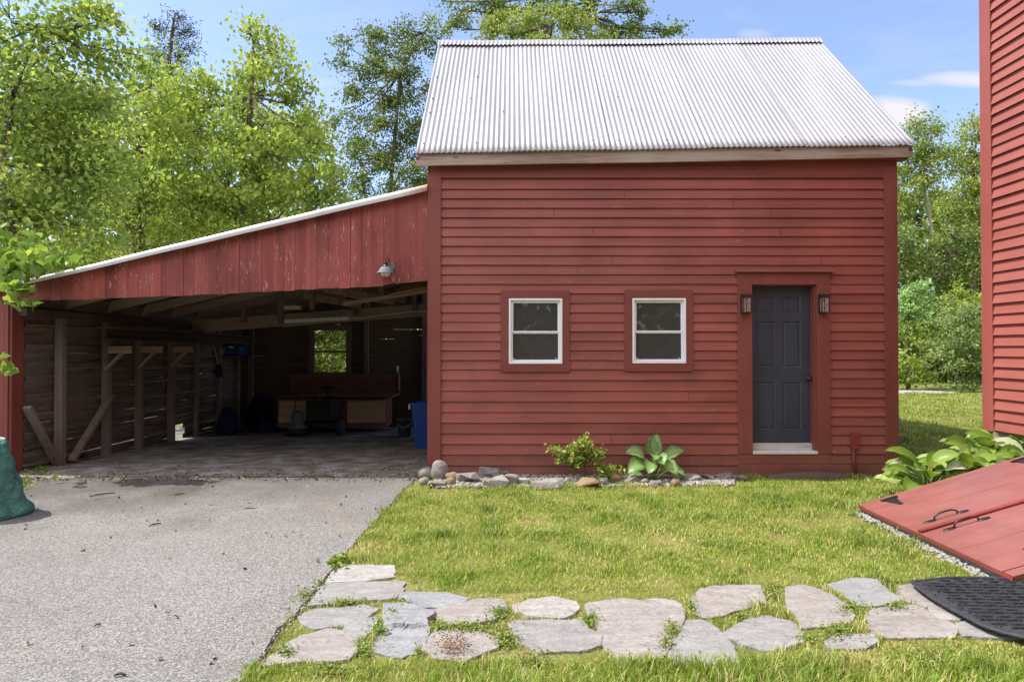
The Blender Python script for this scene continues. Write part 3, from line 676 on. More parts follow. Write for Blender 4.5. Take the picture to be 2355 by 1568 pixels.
# screws
mb = MB(); dyr, dzr = ridge_y - ye, ridge_z - ez; ln = math.hypot(dyr, dzr)
for row_, t in enumerate((.06, .30, .42, .62, .93)):
    x = RX0 + .1
    while x < RX1 - .05:
        if random.random() < .62:
            xx = round(x / .0677) * .0677 + .0169; e_ = el.z + (er.z - el.z) * zskew(xx)
            p = Vector((xx, ye + dyr * t, e_ + (ridge_z - .03 - e_) * t)) + Vector((0, -dzr / ln, dyr / ln)) * .013; tt = t
            mb.lathe(p, [(.011, -.004), (.010, .006), (.004, .009), (0, .009)], 8)
        x += random.uniform(.28, .75)
stuff(mb.build('roofing_nails', M['grey'], roof))
mb = MB(); corr(mb, RX0, RX1, (YB + .25, ez - .25), (ridge_y, ridge_z - .01), rows_=6); mb.build('rear_roof', M['tin'], barn, smooth=True)
mb = MB(); n = int((RX1 - RX0) / .0677 * 8); vs = []
for j, (dd, hh) in enumerate(((-.125, -.105), (-.07, -.042), (-.02, .016), (0, .030), (.02, .018), (.10, -.07))):
    for i in range(n + 1):
        x = RX0 + (RX1 - RX0) * i / n; k_ = (.009 * math.sin(2 * math.pi * x / .0677)) * (1.15 if j == 0 else .9 if j == 1 else 0); zc = ridge_z - .03 + .05 * zskew(x) ** 2 + .008 * noise.noise(Vector((x * 1.3, 0, 0)))
        vs.append((x, ridge_y + dd - k_ * .7 - .014, zc + hh + k_ * .7 + .012))
q = n + 1; mb.add(vs, [(j * q + i, j * q + i + 1, (j + 1) * q + i + 1, (j + 1) * q + i) for j in range(5) for i in range(n)])
mb.build('ridge_cap', M['tin'], roof, smooth=True)
# fascia, rafter tails, rake boards
mb = MB(); yfa = 8.235; fa = [P(957, 352.5, yfa), P(2098, 334.5, yfa), P(2098, 361, yfa), P(957, 381, yfa)]
ns = 60; vs = []
for i in range(ns + 1):
    t = i / ns; a = fa[0].lerp(fa[1], t); b = fa[3].lerp(fa[2], t); wob = noise.noise(Vector((t * 9, 1, 0))) * .004; b = b + Vector((0, 0, wob + .008 * math.sin(math.pi * t) * -1))
    vs += [a, b, b + Vector((0, .04, 0)), a + Vector((0, .04, 0))]
mb.add(vs, [(i * 4 + k, i * 4 + (k + 1) % 4, i * 4 + 4 + (k + 1) % 4, i * 4 + 4 + k) for i in range(ns) for k in range(4)] + [(3, 2, 1, 0), (ns * 4, ns * 4 + 1, ns * 4 + 2, ns * 4 + 3)])
mb.build('fascia_board', M['fascia'], barn)
mb = MB(); mb.box(fa[3].x + .03, fa[2].x - .03, yfa + .041, YF + .02, ZT - .005, ZT + .018); mb.build('soffit', M['trim'], barn)
for xa in (RX0 + .02, RX1 - .05):
    mb = MB(); zq = el.z if xa < 0 else er.z; mb.beam((xa, ye + .05, zq - .085), (xa, ridge_y, ridge_z - .13), .03, .12); mb.beam((xa, ridge_y, ridge_z - .13), (xa, YB + .2, ez - .33), .03, .12); mb.build('rake_board', M['trim'], barn)

# ------------------------------------------------------------ right-hand house
house = thing('house', 'corner of the tall red clapboard house at the right edge', 'house', (9, 3, 0))
HY = 7.5; HX = P(2268.5, 784, HY).x; hz0 = P(2268, 985, HY).z; HT = 7.4
mb = MB(); zs = [hz0 + .1185 * k for k in range(int((HT - hz0) / .1185))]
clap(mb, (HX, HY, 0), (0, -1, 0), (-1, 0, 0), .14, 10.4, zs, HT, exp_out=.032, seed=51, seg=.6, joints=.4)
mb.build('siding', M['house'], house)
mb = MB(); mb.box(HX, HX + 8, HY - 10.4, HY, hz0 - .02, HT); mb.add([(HX - .2, HY - 10.6, HT), (HX - .2, HY + .2, HT), (HX + 4, HY + .2, HT + 3), (HX + 4, HY - 10.6, HT + 3), (HX + 8.2, HY + .2, HT), (HX + 8.2, HY - 10.6, HT)], [(0, 3, 2, 1), (2, 3, 5, 4), (1, 2, 4), (0, 5, 3), (0, 1, 4, 5)]); mb.build('wall', M['house'], house)
mb = MB(); mb.box(HX - .040, HX, HY - .142, HY + .028, hz0 - .02, HT); mb.box(HX, HX + .12, HY, HY + .028, hz0 - .02, HT); mb.build('corner_board', M['housetrim'], house, bevel=.004)
mb = MB(); mb.box(HX + .03, HX + 7.9, HY - 10.3, HY - .04, -.3, hz0 - .02); mb.build('foundation', M['found'], house)

# cellar bulkhead
bh = thing('cellar_bulkhead', 'sloping red cellar bulkhead doors with black strap hinges beside the house', 'cellar door', (4.3, 5.5, 0))
A = Vector((3.445, 6.5, .075)); B = Vector((3.39, 4.43, .085)); Aw = Vector((HX - .03, 6.5, .665)); Bw = Vector((HX - .03, 4.43, .665))
def bp(s, t, h=0):
    """point on the sloping lid: s 0..1 from lip to house, t 0..1 from far to near"""
    p = A.lerp(B, t).lerp(Aw.lerp(Bw, t), s); nn = Vector((-.28, 0, .96)); return p + nn * h
def slabq(mb, s0, s1, t0, t1, h0, h1):
    vs = [bp(s0, t0, h0), bp(s1, t0, h0), bp(s1, t1, h0), bp(s0, t1, h0), bp(s0, t0, h1), bp(s1, t0, h1), bp(s1, t1, h1), bp(s0, t1, h1)]
    mb.add(vs, [(0, 3, 2, 1), (4, 5, 6, 7), (0, 1, 5, 4), (1, 2, 6, 5), (2, 3, 7, 6), (3, 0, 4, 7)])
for t0, t1 in ((0, .045), (.955, 1)):
    mb = MB(); slabq(mb, .0, 1, t0, t1, -.035, 0); mb.build('side_board', M['bulk'], bh, bevel=.003)
doors = []
for t0, t1 in ((.048, .487), (.492, .952)):
    mb = MB(); nbd = 4
    for i in range(nbd):
        a = t0 + (t1 - t0) * i / nbd; b = t0 + (t1 - t0) * (i + 1) / nbd - .0008; slabq(mb, -.004, 1, a, b, -.03, .001 + .0008 * (i % 2))
    doors.append(mb.build('door_leaf', M['bulk'], bh, bevel=.002))
mb = MB(); slabq(mb, .0, 1, .478, .500, .003, .022); mb.build('meeting_strip', M['bulkedge'], bh, bevel=.003)
mb = MB()
vs = [A + Vector((.01, 0, -.036)), B + Vector((.01, 0, -.036)), Vector((B.x + .05, B.y, -.05)), Vector((A.x + .05, A.y, -.05)), Aw, Bw, Vector((Bw.x, Bw.y, -.05)), Vector((Aw.x, Aw.y, -.05))]
vs[4] = Aw + Vector((0, 0, -.036)); vs[5] = Bw + Vector((0, 0, -.036))
mb.add(vs, [(0, 3, 2, 1), (0, 4, 7, 3), (1, 2, 6, 5)]); mb.build('curb', M['found'], bh)
mb = MB(); mb.add([A + Vector((-.006, 0, -.034)), B + Vector((-.006, 0, -.034)), B + Vector((-.004, 0, -.001)), A + Vector((-.004, 0, -.001)), A + Vector((.03, 0, -.034)), B + Vector((.03, 0, -.034))], [(0, 1, 2, 3), (0, 4, 5, 1)]); mb.build('front_lip', M['bulkedge'], bh)
def hinge(s, t, dirn, leaf):
    mb = MB(); # barrel plate along the side board and a tapering strap on the leaf
    L_ = .16 / 2.07; slabq(mb, s - .037, s + .040, t - .012, t + .012, .002, .010)
    pts = [(s - .030, t + dirn * .012), (s + .030, t + dirn * .012), (s + .012, t + dirn * .075), (s + .0085, t + dirn * .105), (s - .0085, t + dirn * .105), (s - .012, t + dirn * .075)]
    vs = [bp(a, b, .0035) for a, b in pts] + [bp(a, b, .008) for a, b in pts]
    fs = [tuple(range(6, 12)), tuple(range(5, -1, -1))] + [(i, (i + 1) % 6, 6 + (i + 1) % 6, 6 + i) for i in range(6)]
    mb.add(vs, fs); mb.tube([bp(s - .037, t + dirn * .004, .012), bp(s + .040, t + dirn * .004, .012)], .007, 8)
    for b in (.04, .09): mb.lathe(bp(s, t + dirn * b, .008), [(.008, 0), (.006, .003), (0, .004)], 8)
    mb.build('strap_hinge', M['black'], leaf)
hinge(.125, .045, 1, doors[0]); hinge(.77, .045, 1, doors[0]); hinge(.155, .955, -1, doors[1]); hinge(.8, .955, -1, doors[1])
def pull(s, t, leaf):
    mb = MB(); l = .052
    for e in (-1, 1):
        c = (s + e * (l + .018), t); ring = []
        for k in range(12):
            a = k / 12 * 2 * math.pi; ring.append((c[0] + .027 * math.cos(a), c[1] + .011 * math.sin(a)))
        vs = [bp(a, b, .003) for a, b in ring] + [bp(a, b, .007) for a, b in ring]
        mb.add(vs, [tuple(range(12, 24))] + [(i, (i + 1) % 12, 12 + (i + 1) % 12, 12 + i) for i in range(12)])
    mb.tube([bp(s - l, t, .004), bp(s - l * .9, t, .03), bp(s - l * .55, t, .048), bp(s, t, .052), bp(s + l * .55, t, .048), bp(s + l * .9, t, .03), bp(s + l, t, .004)], .0075, 8)
    mb.build('pull_handle', M['black'], leaf, smooth=True)
pull(.160, .415, doors[0]); pull(.165, .535, doors[1])

# ------------------------------------------------------------ lean-to shed
shed = thing('lean_to_shed', 'open front lean to shed with red board header attached to the barn', 'shed', (-3.8, 12, 0))
SY = 8.43; SB = 15.5; WX = -6.42; WXL = -6.66
Xs = lambda u, y=SY: P(u, 784, y).x
Zs = lambda v, y=SY: P(1177, v, y).z
top_u = [-60, 0, 118, 300, 550, 800, 985]; top_v = [690, 676, 648, 605, 545, 486, 443]
bot_u = [-60, 60, 180, 500, 800, 905, 906, 985]; bot_v = [694, 692, 690, 677, 662, 656, 652, 645]
roofz = lambda x: float(np.interp(CX + x * F / SY, top_u, [Zs(v) for v in top_v]))
botz = lambda x: float(np.interp(CX + x * F / SY, bot_u, [Zs(v) for v in bot_v]))
mb = MB(); bwid = 25.55
u = 984.5; i = 0
while u > -30:
    u0 = u - bwid + .55; x0, x1 = Xs(u0), Xs(u); jt = random.uniform(-.004, .004); yj = random.uniform(-.003, .003); dz = random.uniform(-.007, .007)
    vs = [(x0, SY - .02 + yj, botz(x0) + dz), (x1, SY - .02 + yj, botz(x1) + dz), (x1, SY - .02 + yj, roofz(x1) + .02), (x0, SY - .02 + yj, roofz(x0) + .02)]
    vs += [(x, SY, z) for x, y, z in vs]
    mb.add(vs, [(0, 1, 2, 3), (7, 6, 5, 4), (0, 4, 5, 1), (1, 5, 6, 2), (2, 6, 7, 3), (3, 7, 4, 0)]); u -= bwid
mb.build('header_boards', M['header'], shed)
# roof sheet, ribs run down the slope
mb = MB(); xs_ = np.linspace(Xs(-60), XL + .0, 26); wave = .0677; ny = int((SB + .35 - SY + .13) / wave * 6); vs = []
for j in range(ny + 1):
    y = SY - .13 + (SB + .48 - SY) * j / ny
    for x in xs_: vs.append((x, y, roofz(x) + .045 + .010 * math.sin(2 * math.pi * (y - SY) / wave) + .006 * noise.noise(Vector((x * 1.2, 0, 4)))))
q = len(xs_)
mb.add(vs, [(j * q + i, j * q + i + 1, (j + 1) * q + i + 1, (j + 1) * q + i) for j in range(ny) for i in range(q - 1)])
sr = mb.build('roof', M['tinedge'], shed, smooth=True); sr.modifiers.new('t', 'SOLIDIFY').thickness = .0015
# folded front edge of the tin: rolled rib with a drip below
mb = MB(); prof = [(-.135, -.035), (-.142, -.018), (-.140, .0), (-.132, .012), (-.115, .018), (-.100, .010), (-.092, .016), (-.080, .024), (-.060, .022)]
vs = []
for x in xs_:
    z = roofz(x) + .048 + .006 * noise.noise(Vector((x * 1.2, 0, 4)))
    sc = 1.0 + .35 * (x - xs_[0]) / (xs_[-1] - xs_[0])
    for (a, b) in prof: vs.append((x, SY + a + .0, z + b * sc * 1.25))
q = len(prof); mb.add(vs, [(i * q + k, (i + 1) * q + k, (i + 1) * q + k + 1, i * q + k + 1) for i in range(len(xs_) - 1) for k in range(q - 1)])
mb.build('roof_edge', M['tinedge'], sr, smooth=True)
# sheathing boards under the tin
mb = MB(); yb = SY + .01
while yb < SB:
    wd = .22
    vs = []
    for x in xs_: vs += [(x, yb, roofz(x) + .018), (x, yb + wd, roofz(x) + .018), (x, yb, roofz(x) + .030), (x, yb + wd, roofz(x) + .030)]
    fs = []
    for i in range(len(xs_) - 1): a = i * 4; b = a + 4; fs += [(a, a + 1, b + 1, b), (a + 2, b + 2, b + 3, a + 3), (a, b, b + 2, a + 2), (a + 1, a + 3, b + 3, b + 1)]
    mb.add(vs, fs); yb += wd + .012
mb.build('roof_sheathing', M['oldwood'], shed)
# rafters
for i in range(8):
    y = SY + .12 + i * .97; mb = MB(); xa, xb = WX - .15, XL - .02; mb.beam((xa, y, roofz(xa) - .068), (Xs(550), y, roofz(Xs(550)) - .073), .05, .15); mb.beam((Xs(550), y, roofz(Xs(550)) - .073), (xb, y, roofz(xb) - .068), .05, .15); mb.build('rafter', M['rafter'], shed)
# top plate, posts, wall
pz = 2.10
mb = MB(); mb.beam((WX + .05, SY + .05, pz), (WX + .05, SB, pz - .06), .12, .10); mb.build('top_plate', M['oldwoody'], shed)
posty = [9.2, 10.25, 11.15, 12.2, 13.2, 14.2, 15.2]
for i, y in enumerate(posty):
    mb = MB(); g_ = float(gz(WX, y)); wd = .11 if i < 4 else .08; mb.box(WX, WX + wd, y - .05, y + .055, g_ - .05, pz - .05); mb.build('post', M['oldwoodz'], shed, bevel=.006)
fp = MB(); g_ = -.02; fp.box(WXL - .05, P(26, 784, SY).x, SY - .055, SY + .10, g_, Zs(700)); fp.box(P(26.4, 784, SY).x, P(26, 784, SY).x + .035, SY - .035, SY + .17, g_, Zs(700))
fp.box(WXL - .05, P(17, 784, SY).x, SY - .058, SY - .0552, g_, Zs(703)); fp.build('corner_post', M['trimv'], shed, bevel=.004)
mb = MB(); g_ = float(gz(WX, 9)); mb.beam((WX + .09, SY + .1, .86), (WX + .09, 9.1, .02), .05, .10, up=(1, 0, 0)); mb.build('brace', M['oldwoodz'], shed)
mb = MB(); mb.beam((WX + .14, 9.32, .02), (WX + .14, 10.2, .86), .05, .10, up=(1, 0, 0)); mb.build('brace', M['oldwoodz'], shed)
# side wall of rough horizontal slabs with real gaps
mb = MB(); z = -.25; k_ = 0; rd = random.Random(3)
while z < 2.36:
    hgt = rd.uniform(.085, .15)
    if z + hgt > 2.38: hgt = 2.38 - z
    n = 40; vs = []; gap = rd.choice([.0, .0, .001])
    for j in range(n + 1):
        y = SY + .19 + (SB - SY - .19) * j / n; nb_ = noise.noise(Vector((y * 1.3, z * 8, 0))); n2 = noise.noise(Vector((y * 1.3 + 9, z * 8, 5)))
        if .03 < z < .13 and 12.32 < y < 12.95: pass
        zz0 = z + nb_ * .012; zz1 = z + hgt + .012 + n2 * .012; xi = WX - .004 - .038 * (k_ % 2) - .012 * noise.noise(Vector((y * 3, z * 5, 1))); vs += [(xi - .045, y, zz0), (xi + .002, y, zz1 - .016), (xi - .05, y, zz1), (xi - .055, y, zz0)]
    fs = []
    for j in range(n):
        y = SY + .04 + (SB - SY - .04) * (j + .5) / n
        if z < .07 and z + hgt > -.12 and 12.25 < y < 12.8: continue
        a = j * 4; b = a + 4; fs += [(a, a + 1, b + 1, b), (a + 1, a + 2, b + 2, b + 1), (a + 2, a + 3, b + 3, b + 2), (a + 3, a, b, b + 3)]
    mb.add(vs, fs); z += hgt + gap; k_ += 1
mb.build('side_wall', M['slab'], shed)
# rear wall boards with slits, round the window
wu0, wu1, wv0, wv1 = 720, 799, 755, 862
wx0, wx1, wz0, wz1 = P(wu0, 784, SB).x, P(wu1, 784, SB).x, P(0, wv1, SB).z, P(0, wv0, SB).z
mb = MB(); z = -.35; rd = random.Random(8)
slits = [(P(0, 757, SB).z, 903, 981), (P(0, 779, SB).z, 872, 906), (P(0, 771, SB).z, 962, 995), (P(0, 745, SB).z, 768, 782)]
brk = sorted([-.35, wz0, wz1, 3.75] + [s_[0] for s_ in slits] + list(np.arange(-.2, wz0 - .06, .17)) + list(np.arange(wz1 + .25, 3.7, .19)) + list(np.arange(wz0 + .2, wz1 - .35, .19)))
brk2 = [brk[0]]
for z in brk[1:]:
    if z - brk2[-1] > .05 or any(abs(z - s_[0]) < 1e-6 for s_ in slits) or z in (wz0, wz1): brk2.append(z)
for a, b in zip(brk2[:-1], brk2[1:]):
    segs = [(WX - .05, wx0), (wx1, 0)] if (a >= wz0 - 1e-6 and b <= wz1 + 1e-6) else [(WX - .05, 0)]
    cut = [s_ for s_ in slits if abs(s_[0] - b) < 1e-6]
    for (sa, sb) in segs:
        yj = rd.uniform(-.006, .006)
        if cut:
            cu0, cu1 = P(cut[0][1], 784, SB).x, P(cut[0][2], 784, SB).x
            mb.box(sa, sb, SB + yj, SB + .025 + yj, a, b - .010)
            if cu0 > sa: mb.box(sa, cu0, SB + yj, SB + .025 + yj, b - .010, b + .001)
            if cu1 < sb: mb.box(cu1, sb, SB + yj, SB + .025 + yj, b - .010, b + .001)
        else: mb.box(sa, sb, SB + yj, SB + .025 + yj, a, b + .001)
mb.build('rear_wall', M['oldwood'], shed)
for ux in (577, 842, 975):
    x = P(ux, 784, SB - .08).x; mb = MB(); mb.box(x - .05, x + .05, SB - .11, SB - .008, -.3, roofz(x) - .05); mb.build('stud', M['oldwoodz'], shed)
wn_ = MB(); frame(wn_, wx0 - .10, wx1 + .10, wz0 - .06, wz1 + .08, .10, SB - .045, SB - .0085); wn_.box(wx0, wx1, SB - .03, SB, P(0, 808.5, SB).z - .022, P(0, 808.5, SB).z + .022); frame(wn_, wx0 + .001, wx1 - .001, wz0 + .041, wz1 - .021, .03, SB - .02, SB + .02)
wno = wn_.build('window', M['oldwoodz'], shed)
g_ = MB(); g_.box(wx0 + .03, wx1 - .03, SB + .004, SB + .007, wz0 + .07, wz1 - .05); g_.build('glass_pane', glass('shed_glass', .85, .03), wno)
# tie beams, hangers, shelf, brackets
def Pb(u, v, d): return tuple(P(u, v, d))
for (u0, v0, u1, v1, d, ht, wd) in ((440, 752, 990, 712, 12.9, .24, .05), (650, 745, 990, 706, 13.8, .16, .05), (790, 700, 990, 668, 10.6, .06, .09)):
    mb = MB(); mb.beam(Pb(u0, v0, d), Pb(u1, v1, d), wd, ht); mb.build('tie_beam', M['rafter'], shed)
for (u, v0, v1, d) in ((645, 668, 745, 12.8), (818, 680, 725, 12.8), (718, 660, 712, 11.6), (877, 652, 690, 11.0), (952, 668, 720, 12.8), (560, 700, 742, 12.8)):
    mb = MB(); mb.beam(Pb(u, v0, d), Pb(u, v1, d), .09, .05, up=(0, 1, 0)); mb.build('hanger', M['oldwoodz'], shed)
for (u0, v0, u1, v1, d) in ((700, 680, 830, 702, 11.5), (745, 664, 905, 694, 11.0), (830, 660, 930, 690, 12.0)):
    mb = MB(); mb.beam(Pb(u0, v0, d), Pb(u1, v1, d + .9), .05, .13); mb.build('strut', M['rafter'], shed)
mb = MB(); mb.beam((WX + .20, 10.0, 1.86), (WX + .20, 15.3, 1.80), .03, .16); mb.beam((WX + .30, 9.8, 1.94), (WX + .30, 15.3, 1.90), .24, .03); mb.beam((WX + .28, 9.9, 1.77), (WX + .28, 15.3, 1.74), .20, .025); mb.build('shelf', M['oldwoody'], shed)
for y in posty[1:4]:
    mb = MB(); mb.box(WX + .112, WX + .47, y - .06, y - .02, 1.55, 1.66); mb.build('bracket', M['newwood'], shed)
    mb = MB(); mb.beam((WX + .09, y - .072, 1.30), (WX + .35, y - .072, 1.56), .022, .09, up=(0, 1, 0)); mb.build('bracket_brace', M['newwood'], shed)
mb = MB(); mb.box(P(655, 708, 11).x, P(693, 708, 11).x, 10.95, 11.05, P(0, 712, 11).z, P(0, 703, 11).z); mb.build('block', M['newwood'], shed)

# ------------------------------------------------------------ things in the shed
def at(u, v, d): return P(u, v, d)
t = thing('shop_light', 'long white fluorescent shop light hanging under the shed beams', 'light', at(730, 738, 12.3))
mb = MB(); a, b = at(655, 739, 12.3), at(803, 732, 12.3)
mb.beam(a, b, .10, .07); mb.build('housing', M['whitemetal'], t, bevel=.01)
mb = MB(); pts = [b, at(830, 731, 12.3), at(870, 726, 12.3), at(900, 722, 12.2), at(940, 717, 12.1), at(975, 716, 12), at(992, 722, 12)]; mb.tube(pts, .009, 5); mb.build('cord', M['whitemetal'], t)
for i, (u0, v0, u1, v1, dd, lb) in enumerate(((905, 680, 1010, 660, 10.7, 'orange brown board lowest in the lumber stack under the shed roof'), (915, 671, 1010, 655, 10.9, 'orange brown board in the middle of the lumber stack under the shed roof'), (925, 663, 1010, 650, 11.1, 'orange brown board topmost in the lumber stack under the shed roof'))):
    mb = MB(); mb.beam(at(u0, v0, dd), at(u1, v1, dd), .5, .04); tag(mb.build('lumber_board', M['lumber']), lb, 'lumber', 'boards stored on the shed ties')
# workbench with red back board and cabinet doors
bf = float(gz(-3, 14.3))
t = thing('workbench', 'red and tan wooden workbench below the rear shed window', 'workbench', (at(780, 900, 14.2).x, 14.3, bf))
y = 14.35
mb = MB(); x0, x1 = at(669, 0, 15.1).x, at(921, 0, 15.1).x; mb.box(x0, x1, 15.1, 15.14, at(0, 905, 15.1).z, at(0, 860, 15.1).z); mb.build('back_board', M['redwood'], t)
mb = MB(); mb.box(x1 - .03, x1 + .0, 15.06, 15.098, at(0, 897, 15.1).z, at(0, 857, 15.1).z); mb.build('end_trim', M['newwood'], t)
mb = MB(); mb.box(x0, x1, 14.1, 15.09, at(0, 906, 14.6).z - .04, at(0, 906, 14.6).z); mb.build('worktop', M['redwood'], t)
zt, zb_ = at(0, 917, 14.1).z, at(0, 985, 14.1).z; xa, xb = at(640, 0, 14.1).x, at(888, 0, 14.1).x
mb = MB(); mb.box(xa, xb, 14.14, 14.9, zb_ + .02, zt); mb.build('cabinet', M['redwood'], t)
for ua, ub in ((645, 706), (801, 886)):
    mb = MB(); mb.box(at(ua, 0, 14.1).x, at(ub, 0, 14.1).x, 14.10, 14.137, zb_ + .12, zt - .04); mb.build('cabinet_door', M['ply'], t, bevel=.006)
mb = MB(); mb.box(xa, xb, 14.09, 14.137, zb_ + .02, zb_ + .11); mb.build('rail', M['redwood'], t)
# dark garden tractor in front of it
tx = at(745, 0, 13.6).x; tg = float(gz(tx, 13.6))
t = thing('lawn_tractor', 'dark lawn tractor parked before the workbench in the shed', 'tractor', (tx, 13.6, tg))
mb = MB(); mb.box(tx - .28, tx + .28, 13.3, 14.05, tg + .30, tg + .72); mb.build('hood', M['dark'], t, bevel=.06)
mb = MB(); mb.box(tx - .42, tx + .42, 13.45, 14.0, tg + .16, tg + .30); mb.build('deck', M['dark'], t, bevel=.04)
for sx in (-1, 1):
    mb = MB(); mb.lathe((0, 0, 0), [(.0, -.07), (.13, -.07), (.17, -.05), (.18, 0), (.17, .05), (.13, .07), (0, .07)], 20, ax='y')
    mb.v = [(tx + sx * .42 + v[1], 13.42 + v[0], tg + .18 + v[2]) for v in mb.v]; mb.build('wheel', M['rubber'], t, smooth=True)
mb = MB(); mb.tube([(tx, 14.0, tg + .6), (tx, 13.95, tg + .95)], .02, 6); mb.lathe((tx, 13.95, tg + .95), [(.16, 0), (.18, .015), (.16, .03), (.14, .015), (.16, 0)], 20); mb.build('steering_wheel', M['dark'], t)
hx = at(695, 0, 13.5).x
t = thing('mower', 'small push mower with pale domed cover left of the tractor', 'mower', (hx, 13.3, tg))
mb = MB(); mb.lathe((hx, 13.3, tg + .18), [(.20, 0), (.21, .04), (.13, .10), (.12, .26), (.09, .34), (0, .38)], 20); mb.build('engine_cover', M['grey'], t, smooth=True)
mb = MB(); mb.lathe((hx, 13.3, tg + .06), [(0, .0), (.24, .0), (.26, .10), (.2, .13), (0, .13)], 20); mb.build('deck', M['dark'], t, smooth=True)
mb = MB(); mb.tube([(hx - .18, 13.4, tg + .15), (hx - .2, 13.9, tg + .85), (hx + .2, 13.9, tg + .85), (hx + .18, 13.4, tg + .15)], .013, 6); mb.build('handlebar', M['dark'], t)
# blue bin and bucket
def binobj(name, label, cat, c, w0, w1, h, mat, rim=.03):
    t = thing(name, label, cat, c); mb = MB(); vs = []
    def rr(w_, z, n=8):
        out = []
        for k in range(4):
            for j in range(n + 1):
                a = math.pi / 2 * (k + j / n); sx, sy = (1, 1, -1, -1)[k], (1, -1, -1, 1)[k]
                cxx = (w_ - .05) * [1, -1, -1, 1][k]; cyy = (w_ - .05) * [1, 1, -1, -1][k]; out.append((c[0] + cxx + .05 * math.cos(a), c[1] + cyy + .05 * math.sin(a), c[2] + z))
        return out
    prof = [(w0, .0), (w0, .02), (w0 + (w1 - w0) * .66, h * .66), (w0 + (w1 - w0) * .66 + .008, h * .66), (w0 + (w1 - w0) * .67 + .010, h * .68), (w1, h - rim), (w1 + .022, h - rim), (w1 + .022, h), (w1 - .01, h), (w0, .06)]
    rings = [rr(w_, z) for w_, z in prof]; n = len(rings[0])
    for r_ in rings: vs += r_
    fs = [((i * n + k), i * n + (k + 1) % n, (i + 1) * n + (k + 1) % n, (i + 1) * n + k) for i in range(len(rings) - 1) for k in range(n)] + [tuple(range(n - 1, -1, -1)), tuple(range((len(rings) - 1) * n, len(rings) * n))]
    mb.add(vs, fs); mb.build('tub', mat, t); return t
bx = at(972, 0, 11.2).x; bg_ = float(gz(bx, 11.2)); t = binobj('rubbish_bin', 'tall blue plastic bin just inside the shed by the barn corner', 'bin', (bx + .03, 11.25, bg_ + .02), .14, .20, .78, M['blue'])
mb = MB(); mb.box(bx - .225, bx - .19, 11.12, 11.2, bg_ + .68, bg_ + .77); mb.build('handle', M['whitemetal'], t, bevel=.008)
bk = at(932, 0, 13.2); bgk = float(gz(bk.x, 13.2)); t = thing('bucket', 'grey bucket standing between the workbench and the blue bin', 'bucket', (bk.x, 13.2, bgk))
mb = MB(); mb.lathe((bk.x, 13.2, bgk + .01), [(0, 0), (.12, 0), (.155, .34), (.168, .34), (.168, .36), (.15, .36), (.12, .02), (0, .02)], 22); mb.build('pail', M['grey'], t, smooth=True)
mb = MB(); mb.tube([(bk.x - .16, 13.2, bgk + .34), (bk.x - .12, 13.1, bgk + .25), (bk.x, 13.04, bgk + .2), (bk.x + .12, 13.1, bgk + .25), (bk.x + .16, 13.2, bgk + .34)], .005, 5); mb.build('bail', M['whitemetal'], t)
p = at(890, 0, 15.0); mb = MB(); mb.lathe((at(1163 - 0, 0, 15).x * 0 + at(915, 0, 15).x, 15.0, at(0, 857, 15).z + .17), [(0, 0), (.035, 0), (.037, .14), (.03, .15), (0, .15)], 14)
mb.v = [(x, y, z - .165) for x, y, z in mb.v]; tag(mb.build('spray_can', M['whitemetal'], smooth=True), 'small white can standing on top of the red bench back board', 'can')
# blue tote, hanging tarp, leaning broom
c = at(540, 805, 14.9); t = thing('storage_tote', 'dark blue tote on the small shelf in the rear left shed corner', 'tote', (c.x, 14.9, c.z - .12))
mb = MB(); mb.box(c.x - .22, c.x + .22, 14.7, 15.1, c.z - .12, c.z + .12); mb.build('box', M['blue'], t, bevel=.03)
mb = MB(); mb.box(c.x - .05, c.x + .05, 14.69, 14.698, c.z + .04, c.z + .09); mb.build('label_card', M['whitemetal'], t)
mb = MB(); mb.box(c.x - .5, c.x + .5, 14.6, 15.3, c.z - .15, c.z - .122); mb.build('corner_shelf', M['oldwood'], shed)
t = thing('broom', 'pale handled broom hanging on the left wall of the shed', 'broom', at(470, 800, 13.6))
mb = MB(); mb.tube([at(458, 768, 13.7) + Vector((.25, 0, 0)), at(474, 838, 13.5) + Vector((.25, 0, 0))], .014, 6); mb.build('handle', M['newwood'], t)
mb = MB(); q0 = at(474, 838, 13.5) + Vector((.25, 0, 0)); mb.beam(q0, q0 + Vector((.03, 0, -.26)), .05, .2, up=(0, 1, 0)); mb.build('bristles', M['navy'], t, bevel=.02)
def sack(name, label, c, rx, ry, h, mat, sd):
    mb = MB(); prof = [(0.0, 0), (.9, 0.0), (1.05, .12), (1.0, .4), (.85, .7), (.5, .92), (.2, 1.0), (0, 1.02)]; n = 22; vs = []
    for r_, z in prof:
        for k in range(n):
            a = k / n * 2 * math.pi; q_ = 1 + .18 * noise.noise(Vector((math.cos(a) * 2, math.sin(a) * 2, z * 3 + sd))); vs.append((c[0] + rx * r_ * q_ * math.cos(a), c[1] + ry * r_ * q_ * math.sin(a), c[2] + h * z))
    fs = [(i * n + k, i * n + (k + 1) % n, (i + 1) * n + (k + 1) % n, (i + 1) * n + k) for i in range(len(prof) - 1) for k in range(n)]
    return tag(mb.add(vs, fs).build(name, mat, smooth=True), label, 'sack')
sack('sack', 'dark blue sack slumped against the left wall of the shed', (WX + .5, 13.6, float(gz(-6, 13.6))), .2, .2, .6, M['navy'], 1)
sack('sack', 'dark blue sack in the rear left corner of the shed', (WX + .7, 14.8, float(gz(-6, 14.8))), .28, .24, .8, M['navy'], 4)
sack('sack', 'low dark blue sack on the floor left of the workbench', (at(612, 0, 14.2).x, 14.2, float(gz(-4.6, 14.2))), .30, .28, .42, M['navy'], 7)

